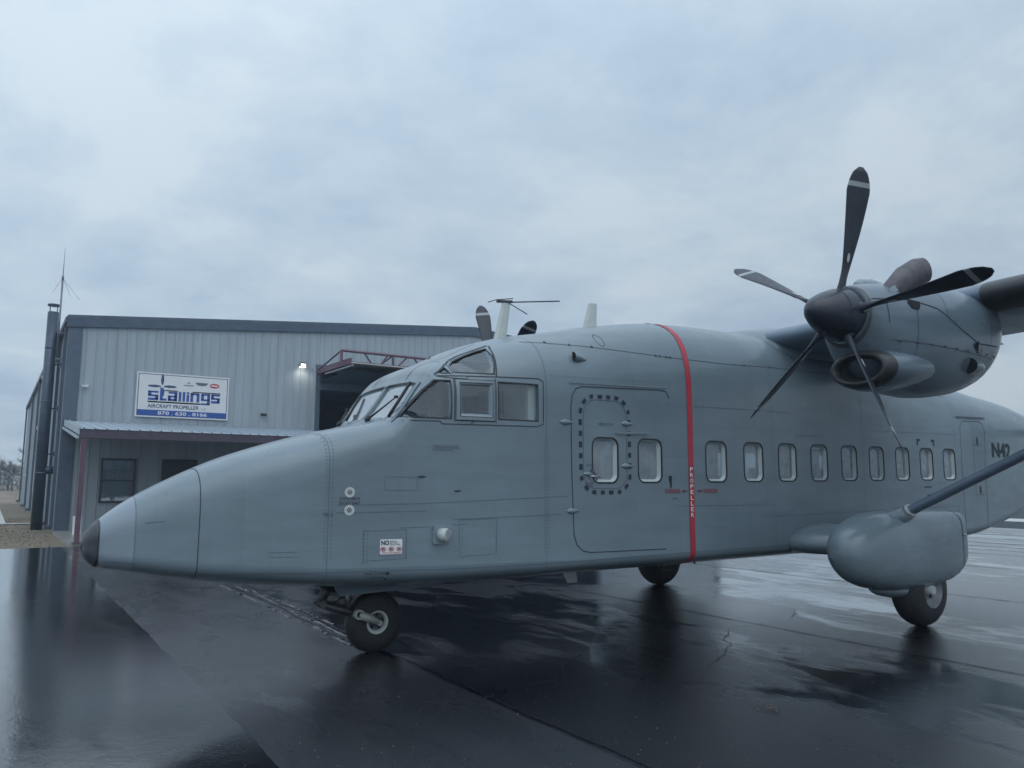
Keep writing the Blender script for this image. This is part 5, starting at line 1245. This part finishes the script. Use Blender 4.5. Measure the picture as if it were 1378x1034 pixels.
# ------------------------------------------------------------------ winter trees beyond the field
m_bark = plain('bare_bark', (.10, .10, .10), .9, 0, .3, 2)
m_twig = plain('bare_twigs', (.13, .13, .13), .9, 0, .3, .6)
m_ever = plain('evergreen_foliage', (.050, .068, .060), .9, 0, .4, .8)
def tree_mesh(seed, H, ever=False):
    rnd = random.Random(seed); tb = MB(); cb_ = MB()
    tb.tube([(0, 0, -.1), (rnd.uniform(-.1, .1), 0, H*.35), (rnd.uniform(-.3, .3), rnd.uniform(-.3, .3), H*.8)], [H*.022, H*.015, H*.004], 6)
    limbs = []
    for k in range(9 if not ever else 4):
        z0 = H*rnd.uniform(.25, .7); a = rnd.uniform(0, 6.3); l = H*rnd.uniform(.18, .34); e_ = (math.cos(a)*l, math.sin(a)*l, z0+l*rnd.uniform(.5, 1.1)); limbs.append(((0, 0, z0), e_)); tb.tube([(0, 0, z0), e_], [H*.008, H*.003], 4)
    if ever:
        for k in range(1500):
            z = H*(.12+.88*rnd.random()**1.2); rr = H*.24*(1-(z/H))**.7*(.55+.45*math.sin(z*4+seed))+.15; a = rnd.uniform(0, 6.3); q = rr*rnd.random()**.4; s = H*.022*rnd.uniform(.6, 1.5)
            c = Vector((q*math.cos(a), q*math.sin(a), z)); u = Vector((rnd.gauss(0, 1), rnd.gauss(0, 1), rnd.gauss(0, 1))).normalized()*s; v = Vector((rnd.gauss(0, 1), rnd.gauss(0, 1), rnd.gauss(0, 1))).normalized()*s; cb_.add([tuple(c), tuple(c+u), tuple(c+v)], [(0, 1, 2)])
    else:
        for k in range(2200):
            p0, p1 = limbs[rnd.randrange(len(limbs))] if rnd.random() < .8 else ((0, 0, H*.5), (0, 0, H*.85)); t = rnd.uniform(.3, 1.05); p = Vector(p0)+(Vector(p1)-Vector(p0))*t
            d = Vector((rnd.gauss(0, .7), rnd.gauss(0, .7), rnd.gauss(.5, .5))).normalized()*H*rnd.uniform(.05, .16); w_ = Vector((rnd.gauss(0, 1), rnd.gauss(0, 1), 0)).normalized()*H*.0025
            cb_.add([tuple(p-w_), tuple(p+w_), tuple(p+d)], [(0, 1, 2)])
    return tb, cb_
protos = []
for i in range(7):
    ev = i >= 5; tb, cb_ = tree_mesh(100+i, (6.5, 8, 7, 9, 5.5, 6, 7.5)[i], ev); r_t = link('pine_tree' if ev else 'bare_tree', None)
    a = tb.build('trunk', m_bark, r_t); c = cb_.build('crown', m_ever if ev else m_twig, r_t); protos.append((r_t, a, c, ev))
rnd = random.Random(21); used = set()
spots = [(-14+18.5*k/15+rnd.uniform(-.5, .5), 122+rnd.uniform(0, 24)) for k in range(16)]
for k, (x, y) in enumerate(spots):
    j = rnd.randrange(7); r_t, a, c, ev = protos[j]
    if j in used:
        n_ = r_t.copy(); col.objects.link(n_)
        for ch_ in (a, c): q = ch_.copy(); col.objects.link(q); q.parent = n_
    else: n_ = r_t; used.add(j)
    n_.location = (x, y, -.03); n_.rotation_euler = (0, 0, rnd.uniform(0, 6.3)); s_ = rnd.uniform(.6, .95); n_.scale = (s_*1.25, s_*1.25, s_)
    tag(n_, ('dark evergreen tree' if ev else 'bare grey winter tree')+' in the wood edge beyond the brown field left of the hangar', 'tree', 'trees left of the hangar')
for r_t, a, c, ev in protos:
    if not r_t.get('label'): bpy.data.objects.remove(a); bpy.data.objects.remove(c); bpy.data.objects.remove(r_t)
# undergrowth mass along the wood edge and distant wood on the horizon
def thicket(name, pts, H, dens, seed, mat, SZ=.07):
    rnd = random.Random(seed); b = MB()
    for (xa, ya), (xb_, yb2) in zip(pts, pts[1:]):
        L_ = math.hypot(xb_-xa, yb2-ya)
        for k in range(int(L_*dens)):
            t = rnd.random(); x = xa+(xb_-xa)*t+rnd.gauss(0, 2.5); y = ya+(yb2-ya)*t+rnd.gauss(0, 2.5); hh = H*(.65+.35*math.sin(x*.21+seed)*math.sin(y*.13+x*.05)); z = hh*rnd.random(); s = H*SZ*rnd.uniform(.4, 1.3)
            u = Vector((rnd.gauss(0, 1), rnd.gauss(0, 1), rnd.gauss(0, 1.3))).normalized()*s; v = Vector((rnd.gauss(0, 1), rnd.gauss(0, 1), rnd.gauss(0, 1.3))).normalized()*s*.5; c = Vector((x, y, z)); b.add([tuple(c), tuple(c+u), tuple(c+v)], [(0, 1, 2)])
    return tag(b.build(name, mat), kind='stuff')
m_thick = plain('bare_brush', (.115, .115, .115), .95, 0, .35, .5)
thicket('undergrowth', [(-90, 130), (6, 140)], 4.8, 420, 3, m_thick, .05)
thicket('distant_wood', [(-160, -40), (-150, 90), (-80, 210), (60, 260), (190, 230), (230, 90), (220, -60), (150, -200), (0, -240), (-160, -160), (-160, -40)], 7.5, 95, 8, m_thick, .09)

# ------------------------------------------------------------------ thin rain haze
hz = bpy.data.materials.new('rain_haze'); hz.use_nodes = True; hz.node_tree.nodes.clear()
ho_ = hz.node_tree.nodes.new('ShaderNodeOutputMaterial'); hv = hz.node_tree.nodes.new('ShaderNodeVolumePrincipled')
hv.inputs['Color'].default_value = (.78, .90, 1, 1); hv.inputs['Density'].default_value = .0013; hv.inputs['Anisotropy'].default_value = .2
hz.node_tree.links.new(hv.outputs[0], ho_.inputs['Volume'])
b = MB(); b.box(-410, 410, -410, 410, -1.05, 14.5); tag(b.build('haze', hz), kind='stuff')
